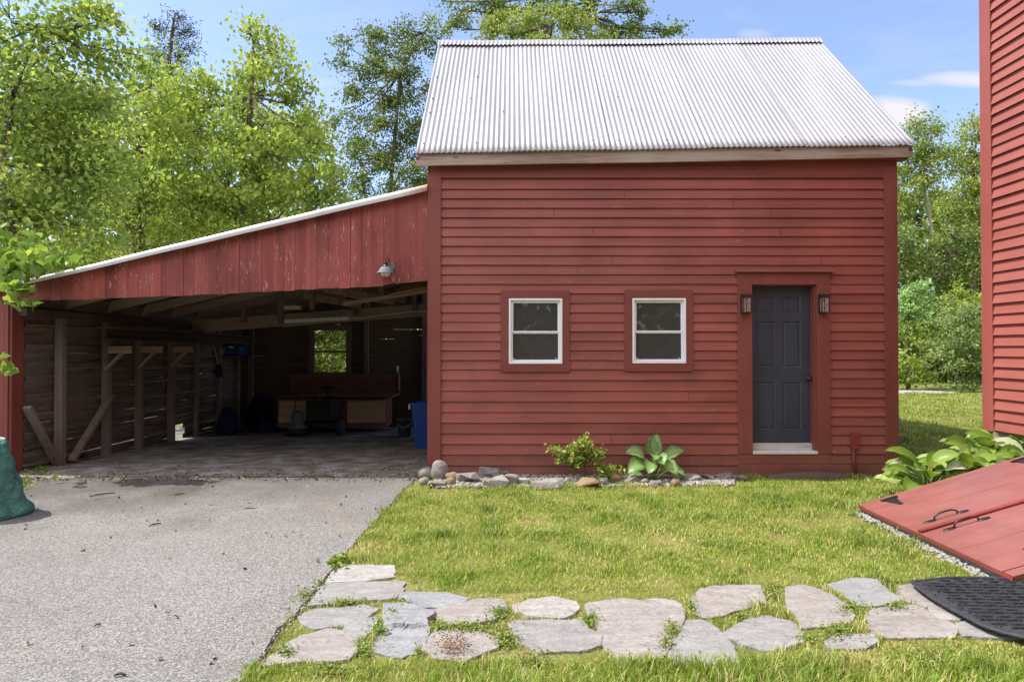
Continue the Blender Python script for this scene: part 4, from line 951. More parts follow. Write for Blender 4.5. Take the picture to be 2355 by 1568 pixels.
# ------------------------------------------------------------ lamps and fittings on the fronts
c = at(888, 612, SY - .14); t = thing('barn_light', 'grey gooseneck barn light on the shed header', 'wall lamp', c)
yl = SY - .16; cx_, cz_ = P(888, 0, yl).x, P(0, 627, yl).z
mb = MB(); mb.lathe((cx_, yl, cz_), [(.112, -.008), (.108, .0), (.085, .028), (.060, .068), (.040, .074), (.0385, .070), (.056, .060), (.10, -.004), (.112, -.008)], 28); mb.build('shade', M['silver'], t, smooth=True)
mb = MB(); mb.lathe((cx_, yl, cz_ + .07), [(.042, 0), (.044, .012), (.038, .018), (.030, .020), (.030, .048), (.036, .052), (.036, .058), (.012, .064), (0, .065)], 22); mb.tube([(cx_, yl, cz_ + .13), (cx_ + .002, yl, cz_ + .165), (cx_ + .012, yl + .02, cz_ + .19), (cx_ + .026, yl + .05, cz_ + .185), (cx_ + .032, yl + .09, cz_ + .15), (cx_ + .036, SY - .03, cz_ + .10)], .006, 8); mb.build('arm', M['black'], t, smooth=True)
mb = MB(); mb.lathe((cx_ + .036, SY - .022, cz_ + .085), [(0, .022), (.052, .020), (.060, .012), (.062, -.002)], 24, ax='y'); mb.build('back_plate', M['silver'], t, smooth=True)
mb = MB(); mb.lathe((cx_, yl, cz_), [(.066, .0), (.064, -.018), (.052, -.038), (.030, -.052), (0, -.057)], 24); mb.build('globe', M['globe'], t, smooth=True)
mb = MB()
for k in range(3):
    a = k / 3 * 2 * math.pi + .4; mb.tube([(cx_ + r_ * math.cos(a), yl + r_ * math.sin(a), cz_ + z) for r_, z in ((.075, 0), (.070, -.02), (.055, -.044), (.030, -.058), (0, -.064))], .003, 5)
mb.build('guard', M['black'], t)
for lb, u0, u1 in (('black box lantern on the casing left of the door', 1703, 1722), ('black box lantern on the casing right of the door', 1881, 1900)):
    yl = YF - .041; x0, x1 = P(u0, 0, yl - .05).x, P(u1, 0, yl - .05).x; z1, z0 = P(0, 677, yl - .05).z, P(0, 720, yl - .05).z
    t = thing('wall_lantern', lb, 'wall lamp', ((x0 + x1) / 2, yl, z0), 'lanterns beside the barn door'); y0 = yl - .095
    mb = MB(); mb.box(x0, x1, yl - .012, yl - .001, z0 - .005, z1 + .004); mb.box(x0 - .003, x1 + .003, y0 - .004, yl - .013, z1 - .042, z1)
    for xa in (x0, x1 - .010): mb.box(xa, xa + .010, y0, y0 + .010, z0 + .013, z1 - .0425); mb.box(xa, xa + .010, yl - .024, yl - .0125, z0 + .013, z1 - .0425)
    mb.box(x0 - .001, x1 + .001, y0 - .002, yl - .0125, z0, z0 + .0125); mb.box((x0 + x1) / 2 - .016, (x0 + x1) / 2 - .010, y0 - .001, y0 + .006, z0 + .013, z1 - .043); mb.build('frame', M['black'], t, bevel=.0015)
    mb = MB(); mb.box(x0 + .012, x1 - .012, y0 + .012, yl - .026, z0 + .014, z1 - .044); mb.build('glass_shade', M['seeded'], t)
t = thing('conduit_box', 'red painted utility box and pipe low on the barn wall right of the door', 'utility box', (Xf(1958), YF - .05, ZB))
x0, x1 = Xf(1950), Xf(1966); mb = MB(); ring = []
zt_, zb2 = Zf(991), Zf(1030); prof = [(x0 + .012, zb2), (x1 - .022, zb2), (x1, zb2 + .022), (x1, zt_ - .016), (x1 - .014, zt_), (x0 + .012, zt_), (x0, zt_ - .016), (x0, zb2 + .022)]
vs = [(x, YF - .085, z) for x, z in prof] + [(x, YF - .018, z) for x, z in prof]; n = len(prof)
mb.add(vs, [tuple(range(n)), tuple(range(2 * n - 1, n - 1, -1))] + [(i, n + i, n + (i + 1) % n, (i + 1) % n) for i in range(n)]); mb.build('box', M['bulkedge'], t, bevel=.006)
mb = MB(); mb.tube([(Xf(1956), YF - .05, zb2 + .02), (Xf(1956.5), YF - .05, Zf(1050)), (Xf(1959), YF - .05, -.02)], .021, 12); mb.lathe((Xf(1956.2), YF - .05, zb2 - .022), [(.022, -.012), (.028, -.01), (.028, .02), (.022, .022)], 14); mb.build('pipe', M['bulkedge'], t, smooth=True)

# ------------------------------------------------------------ flagstones
def poly_in(px, py, poly):
    poly = np.asarray(poly); ins = np.zeros(len(px), bool); j = len(poly) - 1
    for i in range(len(poly)):
        xi, yi = poly[i]; xj, yj = poly[j]
        c = ((yi > py) != (yj > py)) & (px < (xj - xi) * (py - yi) / (yj - yi + 1e-12) + xi); ins ^= c; j = i
    return ins
FL = [
 ('st_white', [(768,1301),(800,1298),(900,1299),(905,1310),(903,1324),(860,1331),(800,1336),(757,1337),(760,1312)], 'pale rectangular flagstone furthest up the path beside the drive'),
 ('st_grey', [(742,1337),(800,1335),(930,1337),(925,1352),(905,1374),(840,1377),(760,1386),(712,1391),(716,1378)], 'long pale grey flagstone with fine grooves beside the drive'),
 ('st_blue', [(922,1362),(960,1360),(1030,1362),(1070,1374),(1062,1383),(1010,1391),(950,1393),(918,1388)], 'narrow grey flagstone behind the bluish one with a lip'),
 ('st_grey', [(705,1404),(750,1394),(830,1388),(870,1396),(850,1408),(838,1424),(800,1434),(735,1440),(700,1432),(688,1415)], 'low grey flagstone with a blue left corner near the drive'),
 ('st_pink', [(612,1519),(650,1489),(690,1462),(750,1446),(790,1450),(815,1470),(822,1498),(800,1512),(740,1514),(670,1522),(606,1526)], 'cracked pinkish flagstone nearest the bottom left of the path'),
 ('st_grey', [(800,1432),(840,1420),(865,1418),(858,1438),(845,1455),(838,1470),(812,1464),(792,1448)], 'small brown grey flagstone wedged behind the cracked pinkish one'),
 ('st_blue', [(884,1394),(925,1388),(960,1398),(996,1410),(992,1420),(975,1430),(985,1455),(975,1475),(968,1490),(925,1505),(890,1500),(860,1486),(866,1462),(885,1440),(882,1418)], 'bluish slate flagstone with a raised lip across its middle'),
 ('st_pink', [(1002,1400),(1040,1385),(1100,1376),(1155,1376),(1168,1390),(1160,1408),(1120,1424),(1060,1432),(1030,1432),(1005,1415)], 'rounded pinkish flagstone with layered front edge'),
 ('st_pink', [(1000,1447),(1050,1446),(1110,1452),(1145,1470),(1140,1485),(1105,1498),(1060,1516),(1000,1505),(972,1490),(985,1465)], 'pinkish flagstone with a brown patch of crumbled soil'),
 ('st_white', [(1182,1390),(1215,1374),(1270,1371),(1320,1382),(1330,1396),(1318,1412),(1280,1419),(1220,1414),(1190,1403)], 'oval whitish flagstone at the back of the path'),
 ('st_grey', [(1170,1432),(1220,1424),(1330,1426),(1350,1440),(1375,1458),(1378,1480),(1330,1492),(1240,1494),(1190,1470)], 'grey layered flagstone with dark split lines'),
 ('st_pink', [(1352,1388),(1400,1376),(1500,1380),(1560,1398),(1575,1418),(1560,1440),(1545,1470),(1520,1500),(1440,1518),(1395,1490),(1375,1440),(1356,1410)], 'largest grey pink flagstone in the middle of the path'),
 ('st_white', [(1485,1374),(1530,1374),(1565,1388),(1572,1402),(1545,1394),(1505,1381)], 'thin sliver of whitish flagstone behind the largest one'),
 ('st_grey', [(1575,1425),(1620,1423),(1660,1450),(1690,1500),(1695,1520),(1640,1525),(1560,1522),(1540,1500),(1560,1465)], 'smooth pale grey flagstone just right of the largest one'),
 ('st_pink', [(1590,1378),(1612,1352),(1680,1342),(1745,1344),(1758,1360),(1755,1382),(1720,1392),(1660,1412),(1620,1416),(1592,1402)], 'broad pale pink flagstone at the back of the path'),
 ('st_grey', [(1665,1450),(1720,1422),(1760,1415),(1815,1428),(1840,1450),(1842,1475),(1770,1492),(1700,1478)], 'mottled grey flagstone in front of the broad pink one'),
 ('st_pink', [(1808,1350),(1850,1344),(1900,1358),(1940,1385),(1966,1412),(1950,1424),(1900,1434),(1842,1438),(1820,1400),(1808,1378)], 'tilted long pinkish flagstone with a diagonal crack'),
 ('st_blue', [(1905,1342),(1960,1327),(2015,1330),(2035,1350),(2062,1372),(2040,1386),(1980,1390),(1950,1372)], 'pale bluish flagstone left of the mat and nearest the lawn'),
 ('st_pink', [(1992,1410),(2040,1393),(2110,1390),(2150,1408),(2195,1440),(2190,1458),(2100,1460),(2010,1458),(1998,1435)], 'wide pale flagstone left of the curved mat edge'),
 ('st_pink', [(2062,1348),(2095,1340),(2150,1368),(2190,1398),(2170,1404),(2110,1388),(2070,1372)], 'pinkish flagstone half under the tip of the mat'),
 ('st_white', [(2140,1398),(2175,1396),(2215,1412),(2200,1422),(2160,1418)], 'very small pale flagstone beside the mat edge'),
 ('st_grey', [(2205,1430),(2240,1424),(2290,1438),(2340,1462),(2300,1462),(2215,1460)], 'grey flagstone under the lower end of the mat edge'),
 ('st_grey', [(1900,1470),(1930,1455),(2000,1456),(2020,1475),(1960,1486),(1910,1484)], 'small grey flagstone half hidden by grass below the wide pale one'),
]
STONES = []
for si, (mt, pl, lb) in enumerate(FL):
    pts = [G(u, v, .0) for u, v in pl]; n0 = len(pts); c = sum(pts, Vector()) / n0; ol = []
    for i in range(n0):
        a, b = pts[i], pts[(i + 1) % n0]; pa, nb2 = pts[i - 1], pts[(i + 2) % n0]
        for j in range(6):
            t = j / 6; q = .5 * ((2 * a) + (-pa + b) * t + (2 * pa - 5 * a + 4 * b - nb2) * t * t + (-pa + 3 * a - 3 * b + nb2) * t ** 3)
            q = a.lerp(b, t).lerp(q, .22); k_ = .013 + noise.noise(Vector((q.x * 9, q.y * 9, si))) * .022 + noise.noise(Vector((q.x * 24, q.y * 24, si))) * .012 + noise.noise(Vector((q.x * 70, q.y * 70, si))) * .005
            ol.append(q + (q - c).normalized() * k_)
    STONES.append(np.array([(p.x, p.y) for p in ol]))
    th_ = .007 + .006 * random.random(); tx_, ty_ = random.uniform(-.015, .015), random.uniform(-.015, .015)
    rings = [(1.0, -.03, 0), (1.0, .55, .3), (.993, .93, .8), (.96, 1, 1), (.8, 1, 1), (.62, 1, 1), (.44, 1, 1), (.26, 1, 1), (.1, 1, 1)]; vs = []; n = len(ol)
    lay = random.uniform(.3, 1.2)
    for (s_, hk, nk) in rings:
        for p in ol:
            q = c + (p - c) * s_; h = th_ * hk + (1 if hk > .9 else 0) * 0 + nk * (noise.noise(Vector((q.x * 5, q.y * 5, si * 3))) * .007 + (tx_ * (q.x - c.x) + ty_ * (q.y - c.y)))
            st_ = noise.noise(Vector((q.x * 2.2 + si, q.y * 4.5, 0))); h += nk * .005 * lay * (1 if st_ > .12 else 0)
            if si == 6: h += nk * .022 * (1 if (q - G(0, 1440)).y > -.01 + .03 * noise.noise(Vector((q.x * 8, 0, 0))) else 0)
            vs.append((q.x, q.y, h - .013 if hk > 0 else -.04))
    fs = [(i * n + k, i * n + (k + 1) % n, (i + 1) * n + (k + 1) % n, (i + 1) * n + k) for i in range(len(rings) - 1) for k in range(n)] + [tuple((len(rings) - 1) * n + k for k in range(n))]
    vol = 0
    ar = sum(ol[i].x * ol[(i + 1) % n].y - ol[(i + 1) % n].x * ol[i].y for i in range(n))
    if ar < 0: fs = [tuple(reversed(f)) for f in fs]
    mb = MB(); mb.add(vs, fs); tag(mb.build('flagstone', M[mt]), lb, 'flagstone', 'flagstones of the garden path')

# crumbled soil on one flagstone
def crumbs(name, n, fn, s0, s1, mat, label=None, flatk=.6):
    base = []
    for k in range(6):
        bm = bmesh.new()
        for _ in range(11): bm.verts.new(Vector(rvec(1)[0]) * random.uniform(.8, 1))
        bmesh.ops.convex_hull(bm, input=bm.verts); loose = [v for v in bm.verts if not v.link_faces]; bmesh.ops.delete(bm, geom=loose, context='VERTS')
        bmesh.ops.triangulate(bm, faces=bm.faces); bm.verts.index_update(); base.append((np.array([v.co[:] for v in bm.verts]), np.array([[v.index for v in f.verts] for f in bm.faces]))); bm.free()
    VV = []; FF = []; off = 0
    for i in range(n):
        x, y, z = fn(); bv, bf = base[i % 6]; s_ = random.uniform(s0, s1); a = random.uniform(0, 6.28); ca, sa = math.cos(a), math.sin(a)
        v = bv * np.array([s_, s_ * random.uniform(.6, 1), s_ * flatk]); v = np.stack([v[:, 0] * ca - v[:, 1] * sa, v[:, 0] * sa + v[:, 1] * ca, v[:, 2]], 1) + (x, y, z + s_ * flatk * .4); VV.append(v); FF.append(bf + off); off += len(v)
    return stuff(npmesh(name, np.concatenate(VV), [np.concatenate(FF)], mat, None, {}))
def sp_soil():
    while True:
        u, v = random.gauss(1040, 22), random.gauss(1478, 13); g = G(u, v, .03); return g.x, g.y, .026
M['crumb'] = flat('brown_crumbs', (.20, .12, .06), .95, .05, var=.5)
crumbs('soil_crumbs', 260, sp_soil, .003, .010, M['crumb'])

# ------------------------------------------------------------ rubber mat
mat_t = thing('doormat', 'black rubber doormat with woven tread pattern and curved edge', 'mat', (3.3, 4.2, .03))
crv = [(2090, 1333), (2113, 1352), (2140, 1371), (2170, 1389), (2200, 1405), (2230, 1421), (2262, 1437), (2300, 1450), (2354, 1463)]
ed = [G(u, v, .045) for u, v in crv] + [Vector((3.15, 3.58, .045)), Vector((3.5, 3.56, .045)), Vector((3.9, 3.7, .045)), Vector((4.2, 4.1, .045)), G(2354, 1327, .045) + Vector((.60, .0, 0)), G(2354, 1327, .045), G(2250, 1324, .045), G(2180, 1323, .045)]
cm = sum(ed, Vector()) / len(ed); mb = MB(); n = len(ed); vs = []
for (s_, z) in ((1.0, .031), (1.0, .040), (.985, .046), (.945, .046), (.94, .040)):
    for p in ed: q = cm + (p - cm) * s_; vs.append((q.x, q.y, z))
fs = [(i * n + k, i * n + (k + 1) % n, (i + 1) * n + (k + 1) % n, (i + 1) * n + k) for i in range(4) for k in range(n)] + [tuple(4 * n + k for k in range(n))]
mb.add(vs, fs); mb.build('base', M['rubber'], mat_t, smooth=False)
inner = np.array([((cm + (p - cm) * .93).x, (cm + (p - cm) * .93).y) for p in ed])
mb = MB(); cw, ch = .105, .108; ang = R(-4)
for ix in range(-2, 22):
    for iy in range(-2, 20):
        x = 2.6 + ix * cw; y = 3.5 + iy * ch
        def rp(a, b, z): return (2.6 + (a - 2.6) * math.cos(ang) - (b - 3.5) * math.sin(ang), 3.5 + (a - 2.6) * math.sin(ang) + (b - 3.5) * math.cos(ang), z)
        def bar(x0, x1, y0, y1, z1):
            ps = [rp(x0, y0, .040), rp(x1, y0, .040), rp(x1, y1, .040), rp(x0, y1, .040)]
            if not poly_in(np.array([p[0] for p in ps]), np.array([p[1] for p in ps]), inner).all(): return
            e = .002; q = [rp(x0 + e, y0 + e, z1), rp(x1 - e, y0 + e, z1), rp(x1 - e, y1 - e, z1), rp(x0 + e, y1 - e, z1)]
            mb.add(ps + q, [(4, 5, 6, 7), (0, 1, 5, 4), (1, 2, 6, 5), (2, 3, 7, 6), (3, 0, 4, 7)])
        for k in range(3): bar(x + .002 + k * .0075, x + .008 + k * .0075, y, y + ch * .86, .054 + .001 * (k == 1))
        bar(x + .027, x + cw - .003, y + .002, y + .013, .052); bar(x + .027, x + cw - .003, y + ch * .5, y + ch * .5 + .010, .051)
        for k in range(5):
            a0 = x + .030 + random.uniform(0, .055); b0 = y + .014 + random.uniform(0, .055); bar(a0, a0 + .012, b0, b0 + .006, .047)
mb.build('tread', M['rubber'], mat_t)
MATP = np.array([(p.x, p.y) for p in ed])

# ------------------------------------------------------------ green garden bag
bt = thing('garden_bag', 'green fabric garden waste bag standing on the drive at the left edge', 'bag', (-5.12, 6.3, 0))
cb = Vector((-5.16, 6.3, 0))
pr = [(1201, 77), (1176, 80), (1168, 77), (1153, 67), (1142, 56), (1121, 54), (1100, 46), (1068, 33), (1039, 27), (1019, 12)]
mb = MB(); n = 90; vs = []; rows0 = [(0.0, .42), (.03, .425), (.08, .40), (.13, .36), (.20, .345), (.30, .335), (.42, .315), (.54, .285), (.64, .26), (.70, .235), (.735, .19)]; zz_ = sorted(set([q_[0] for q_ in rows0] + [k_ * .03 for k_ in range(25)])); rows_ = [(z_, float(np.interp(z_, [q_[0] for q_ in rows0], [q_[1] for q_ in rows0]))) for z_ in zz_]
for z, r_ in rows_:
    for k in range(n):
        a = k / n * 2 * math.pi; rr_2 = r_ * (1 + .05 * math.sin(a * 3 + z * 5) + .06 * noise.noise(Vector((math.cos(a) * 2.2, math.sin(a) * 2.2, z * 4))) + .018 * math.sin(a * 14 + z * 9) * (1 if z < .2 else .5) + .10 * noise.noise(Vector((a * 1.6, z * 9, 3))) + .05 * noise.noise(Vector((a * 4.5, z * 22, 8))))
        vs.append((cb.x + rr_2 * math.cos(a), cb.y + rr_2 * math.sin(a) * 1.05, z + .02 * noise.noise(Vector((a * 1.5, z, 0))) * (z > .6) + .01))
fs = [(i * n + k, i * n + (k + 1) % n, (i + 1) * n + (k + 1) % n, (i + 1) * n + k) for i in range(len(rows_) - 1) for k in range(n)] + [tuple((len(rows_) - 1) * n + k for k in range(n))]
mb.add(vs, fs); bo = mb.build('bag', M['bag'], bt, smooth=True); bo.modifiers.new('s', 'SUBSURF').render_levels = 1
for a in (-.55, 2.4):
    mb = MB(); pts = []
    for z, r_ in rows_[2:]: pts.append((cb.x + (r_ + .012) * math.cos(a), cb.y + (r_ + .012) * 1.05 * math.sin(a), z + .01))
    mb.tube(pts, .006, 6); mb.build('piping', M['bagtrim'], bt, smooth=True)
mb = MB(); mb.tube([(cb.x + .21 * math.cos(k / 24 * 6.283), cb.y + .22 * math.sin(k / 24 * 6.283), .735) for k in range(25)], .008, 6); mb.build('rim', M['bagtrim'], bt, smooth=True)
mb = MB(); mb.tube([(cb.x + .345 * math.cos(k / 40 * 6.283), cb.y + .36 * math.sin(k / 40 * 6.283), .135 + .012 * math.sin(k)) for k in range(41)], .005, 5); mb.build('seam', M['bag'], bt, smooth=True)

# ------------------------------------------------------------ rocks at the barn foot
def rock(name, label, u, v, w, h, mt='rock', smooth=False, d=None, group='rocks edging the bed at the barn foot', sd=0, depth=None):
    p = G(u, v, 0) if d is None else Vector((P(u, v, d).x, d, 0))
    k = p.y / F; rx = w * k / 2 * 1.12; rz_ = h * k * (1.15 if smooth else 1.0); ry = depth or rx * .75; bm = bmesh.new(); rd = random.Random(sd + int(u))
    if smooth:
        bmesh.ops.create_icosphere(bm, subdivisions=3, radius=1)
        for v_ in bm.verts: v_.co *= 1 + .16 * noise.noise(v_.co * 1.3 + Vector((sd, u, 0)))
    else:
        for _ in range(13):
            q = Vector([rd.gauss(0, 1) for _ in range(3)]).normalized(); q = Vector([math.copysign(abs(c) ** .45, c) for c in q]); bm.verts.new(q * rd.uniform(.85, 1.0))
        bmesh.ops.convex_hull(bm, input=bm.verts); bmesh.ops.delete(bm, geom=[v_ for v_ in bm.verts if not v_.link_faces], context='VERTS')
        bmesh.ops.bevel(bm, geom=bm.edges[:], offset=.03, segments=1, affect='EDGES')
    rot = Matrix.Rotation(rd.uniform(-.15, .15), 3, 'Y')
    for v_ in bm.verts: q = rot @ Vector((v_.co.x * rx, v_.co.y * ry, v_.co.z * rz_ * .62)); v_.co = q + Vector((p.x, p.y, rz_ * .36))
    me = bpy.data.meshes.new(name); bm.to_mesh(me); bm.free(); me.materials.append(M[mt])
    if smooth: me.polygons.foreach_set('use_smooth', [True] * len(me.polygons))
    return tag(link(name, me), label, 'rock', group)
RK = [(980, 1098, 36, 22, 'rock', 1, 'smooth dark boulder at the foot of the barn left corner'), (1011, 1100, 38, 38, 'rock', 1, 'tallest rounded boulder at the foot of the barn left corner'),
 (1003, 1086, 46, 14, 'rock', 0, 'flat grey rock behind the rounded boulders at the corner'), (976, 1112, 22, 14, 'rock', 1, 'small grey stone at the grass edge left of the boulders'), (1005, 1116, 46, 12, 'rock', 0, 'low flat rock before the tallest boulder'),
 (1040, 1103, 30, 16, 'rocktan', 1, 'tan cobble right of the tallest boulder'), (1036, 1114, 22, 15, 'rocktan', 1, 'rusty orange cobble low beside the boulders'), (1075, 1108, 58, 22, 'rock', 0, 'brown grey angular rock right of the tan cobble'),
 (1125, 1095, 60, 24, 'rock', 0, 'broad grey rock lying against the wall between cobbles and bush'), (1148, 1095, 46, 16, 'rock', 0, 'grey slab leaning behind the pale wedge rock'), (1139, 1116, 60, 24, 'st_white', 0, 'pale wedge rock in front of the broad grey rock'), (1174, 1113, 38, 24, 'rock', 0, 'brown angular rock right of the pale wedge'),
 (1098, 1122, 16, 10, 'st_white', 1, 'tiny whitish pebble stone in front of the brown grey rock'), (1205, 1110, 34, 12, 'st_white', 0, 'small white rock left of the broad flat slab'), (1252, 1116, 92, 16, 'st_pink', 0, 'broad flat pinkish slab left of the small bush'), (1313, 1108, 26, 10, 'st_white', 0, 'small pale stone between slab and bush'),
 (1347, 1117, 66, 20, 'rocktan', 0, 'tan topped slab in front of the small bush'), (1392, 1114, 34, 12, 'rock', 0, 'low brown stone right of the tan topped slab'), (1412, 1108, 28, 18, 'rocktan', 1, 'brownish round stone left of the hosta'), (1452, 1108, 50, 20, 'rock', 0, 'grey angular rock just left of the hosta'),
 (1483, 1111, 18, 10, 'rock', 1, 'small round pebble before the hosta stems'), (1517, 1117, 44, 12, 'rock', 0, 'flat grey stone right under the hosta'), (1553, 1116, 20, 14, 'rocktan', 1, 'small olive brown stone right of the hosta'), (1590, 1104, 48, 16, 'rock', 0, 'grey rock first to the right of the hosta'),
 (1630, 1102, 36, 12, 'rock', 0, 'brown rock between hosta and door'), (1625, 1090, 40, 14, 'rock', 0, 'bluish grey rock against the wall left of the door'), (1664, 1099, 42, 14, 'rock', 0, 'reddish brown rock below the left door casing'), (1700, 1100, 34, 10, 'rock', 0, 'last low rock of the row below the door')]
for i, (u, v, w_, h_, mt, sm_, lb) in enumerate(RK): rock('rock', lb, u, v, w_, h_, mt, bool(sm_), sd=i)
def sp_gravel():
    u = random.uniform(1000, 1690); t = (u - 1000) / 690; v = random.uniform(1092, 1122 - 8 * t) if random.random() < .8 else random.uniform(1092, 1118); g = G(u, v); return g.x, min(g.y, YF - .02), .0
crumbs('gravel', 4200, sp_gravel, .010, .030, M['gravel'])
def sp_gravel2():
    t = random.random(); p = A.lerp(B, t * .93); return p.x - abs(random.gauss(0, .05)) + .02, p.y + random.uniform(-.03, .03), -.01
crumbs('crushed_stone', 420, sp_gravel2, .012, .032, M['gravel'])
def sp_deb():
    x = random.uniform(-6.3, -1.2); y = 8.0 + abs(random.gauss(0, .8)); 
    if random.random() < .35: x = random.gauss(-1.5, .3); y = random.uniform(8.3, 10.5)
    return x, y, float(gz(x, y)) + (.012 if y > 8.4 else .008)
crumbs('shed_debris', 1600, sp_deb, .006, .026, flat('dark_debris', (.11, .085, .06), .9, .1, var=.5), flatk=.25)
# plank in the grass
mb = MB(); a, b = G(1762, 1099), G(1953, 1097); n = 30; vs = []
for i in range(n + 1):
    t = i / n; p = a.lerp(b, t); w_ = .17 * (1 - .5 * abs(2 * t - 1) ** 4) * (1 + .2 * noise.noise(Vector((t * 9, 0, 0)))); hh = .075 * (1 - .6 * abs(2 * t - 1) ** 3) + .012 * noise.noise(Vector((t * 14, 3, 0)))
    vs += [(p.x, p.y - w_ * .5, -.01), (p.x, p.y - w_ * .42, hh * .7), (p.x, p.y, hh), (p.x, p.y + w_ * .45, hh * .8), (p.x, p.y + w_ * .5, -.01)]
fs = [(i * 5 + k, i * 5 + 5 + k, i * 5 + 6 + k, i * 5 + k + 1) for i in range(n) for k in range(4)]
mb.add(vs, fs); tag(mb.build('rotten_log', M['log'], smooth=True), 'dark rotting flat log in the grass under the barn door', 'log')

# ------------------------------------------------------------ lawn
def nfield(x, y, sc, sd):
    # cheap smooth noise by summed sines
    r_ = np.random.default_rng(sd); o = np.zeros_like(x)
    for k in range(9):
        a = r_.uniform(0, 6.28); f_ = sc * r_.uniform(.5, 1.6); o += np.sin((x * math.cos(a) + y * math.sin(a)) * f_ * 6.28 + r_.uniform(0, 6.28))
    return o / 9 ** .5
BULK = np.array([(A.x - .02, A.y), (B.x - .02, B.y), (HX, B.y - .02), (HX, A.y)])
def grass(name, n, xr_, yr_, w0, hmul, seed, excl=True, keep=None):
    r_ = np.random.default_rng(seed)
    y = r_.uniform(yr_[0], yr_[1], n); x = r_.uniform(xr_[0], xr_[1], n)
    ok = np.abs(x) < y * 1.1 + .8
    if keep is not None: ok &= keep(x, y)
    ok &= ~((x > XL - .03) & (x < XR + .02) & (y > YF - .05) & (y < YB))
    ok &= ~((x > HX) & (y < HY + .05)); ok &= ~poly_in(x, y, BULK); ok &= ~poly_in(x + .03 * nfield(x, y, 2.2, 88) + .02, y, DRIVE)
    if excl:
        ok &= ~((y > 7.92) & (y < YF) & (x < 2.7) & (x > -1.3) & (r_.uniform(0, 1, n) < .93)); ok &= ~poly_in(x, y, MATP)
        for s_ in STONES:
            c = s_.mean(0); ok &= ~poly_in(x, y, c + (s_ - c) * .975)
    x, y = x[ok], y[ok]; n = len(x)
    pathz = (y < np.where(x < -.72, 4.92, 4.40 + .04 * x)) & (y > 3.42 - .02 * x)
    nf = nfield(x, y, .55, 5); nf2 = nfield(x, y, 1.9, 6); bare = nfield(x, y, .35, 9)
    dens = np.clip(.68 + .30 * nf2 + .16 * bare, .12, 1); dens = np.where(pathz, dens * (.35 + .45 * (nfield(x, y, 2.6, 14) > .1)), dens)
    # worn, sparse patch beside the bulkhead and along the bed
    worn = np.exp(-(((x - 3.15) / .45) ** 2 + ((y - 6.15) / .45) ** 2)) + .8 * np.exp(-(((x + 0.6) / .7) ** 2 + ((y - 7.75) / .18) ** 2)) + .7 * np.clip(nfield(x, y, .8, 71) - .9, 0, 1); dens = dens * (1 - .75 * worn)
    ok = r_.uniform(0, 1, n) < dens; x, y, nf, nf2, pathz = x[ok], y[ok], nf[ok], nf2[ok], pathz[ok]; n = len(x)
    h = hmul * (.030 + .020 * np.clip(nf + .3, 0, 2) + .018 * np.clip(nf2, 0, 2)) * r_.uniform(.45, 1.35, n); h = np.where(pathz, h * (.45 + .55 * np.clip(nfield(x, y, 2.6, 14), 0, 1)), h)
    front = y < 3.42; h = np.where(front & (x > -.2), h * 1.35, h)
    tf = nfield(x, y, 2.9, 33) + .5 * nfield(x, y, 6.1, 34); tuft = np.clip((tf - .9) * 1.6, 0, 1) * ~pathz; h = h * (1 + .75 * tuft)
    a = r_.uniform(0, 6.28, n); w_ = w0 * r_.uniform(.7, 1.3, n); bend = h * r_.uniform(.15, 1.1, n); b = a + r_.uniform(-.8, .8, n) + 1.57
    z = gz(x, y) - .012; dx, dy = np.cos(a) * w_ / 2, np.sin(a) * w_ / 2; bx_, by_ = np.cos(b), np.sin(b)
    V = np.empty((n, 5, 3)); V[:, 0] = np.stack([x - dx, y - dy, z], 1); V[:, 1] = np.stack([x + dx, y + dy, z], 1)
    mx_, my_ = x + bx_ * bend * .35, y + by_ * bend * .35
    V[:, 2] = np.stack([mx_ + dx * .8, my_ + dy * .8, z + h * .6], 1); V[:, 3] = np.stack([mx_ - dx * .8, my_ - dy * .8, z + h * .6], 1)
    V[:, 4] = np.stack([x + bx_ * bend, y + by_ * bend, z + h * .95], 1)
    lv = np.clip(r_.normal(.50, .20, n) - .10 * nf2 - .09 * nf - .22 * tuft, 0, .93); dry = r_.uniform(0, 1, n) < (.13 + .5 * np.clip(nfield(x, y, .8, 71) - .7, 0, 1) + .08 * (bare[ok] > .4) + .22 * pathz); lv = np.where(dry, r_.uniform(.88, 1, n), lv)
    base = (np.arange(n) * 5)[:, None]
    return stuff(npmesh(name, V.reshape(-1, 3), [base + np.array([[0, 1, 2, 3]]), base + np.array([[3, 2, 4]])], LM['grass'], None, {'lv': ('FACE', np.concatenate([lv, lv]))}))
grass('grass', 230000, (-3, 5.2), (2.4, 4.3), .0042, .85, 21)
grass('lawn_grass', 330000, (-2.2, 5.6), (4.3, 8.4), .0048, .72, 22)
grass('far_lawn_grass', 130000, (4.2, 12.5), (7.4, 17.6), .010, .9, 23)
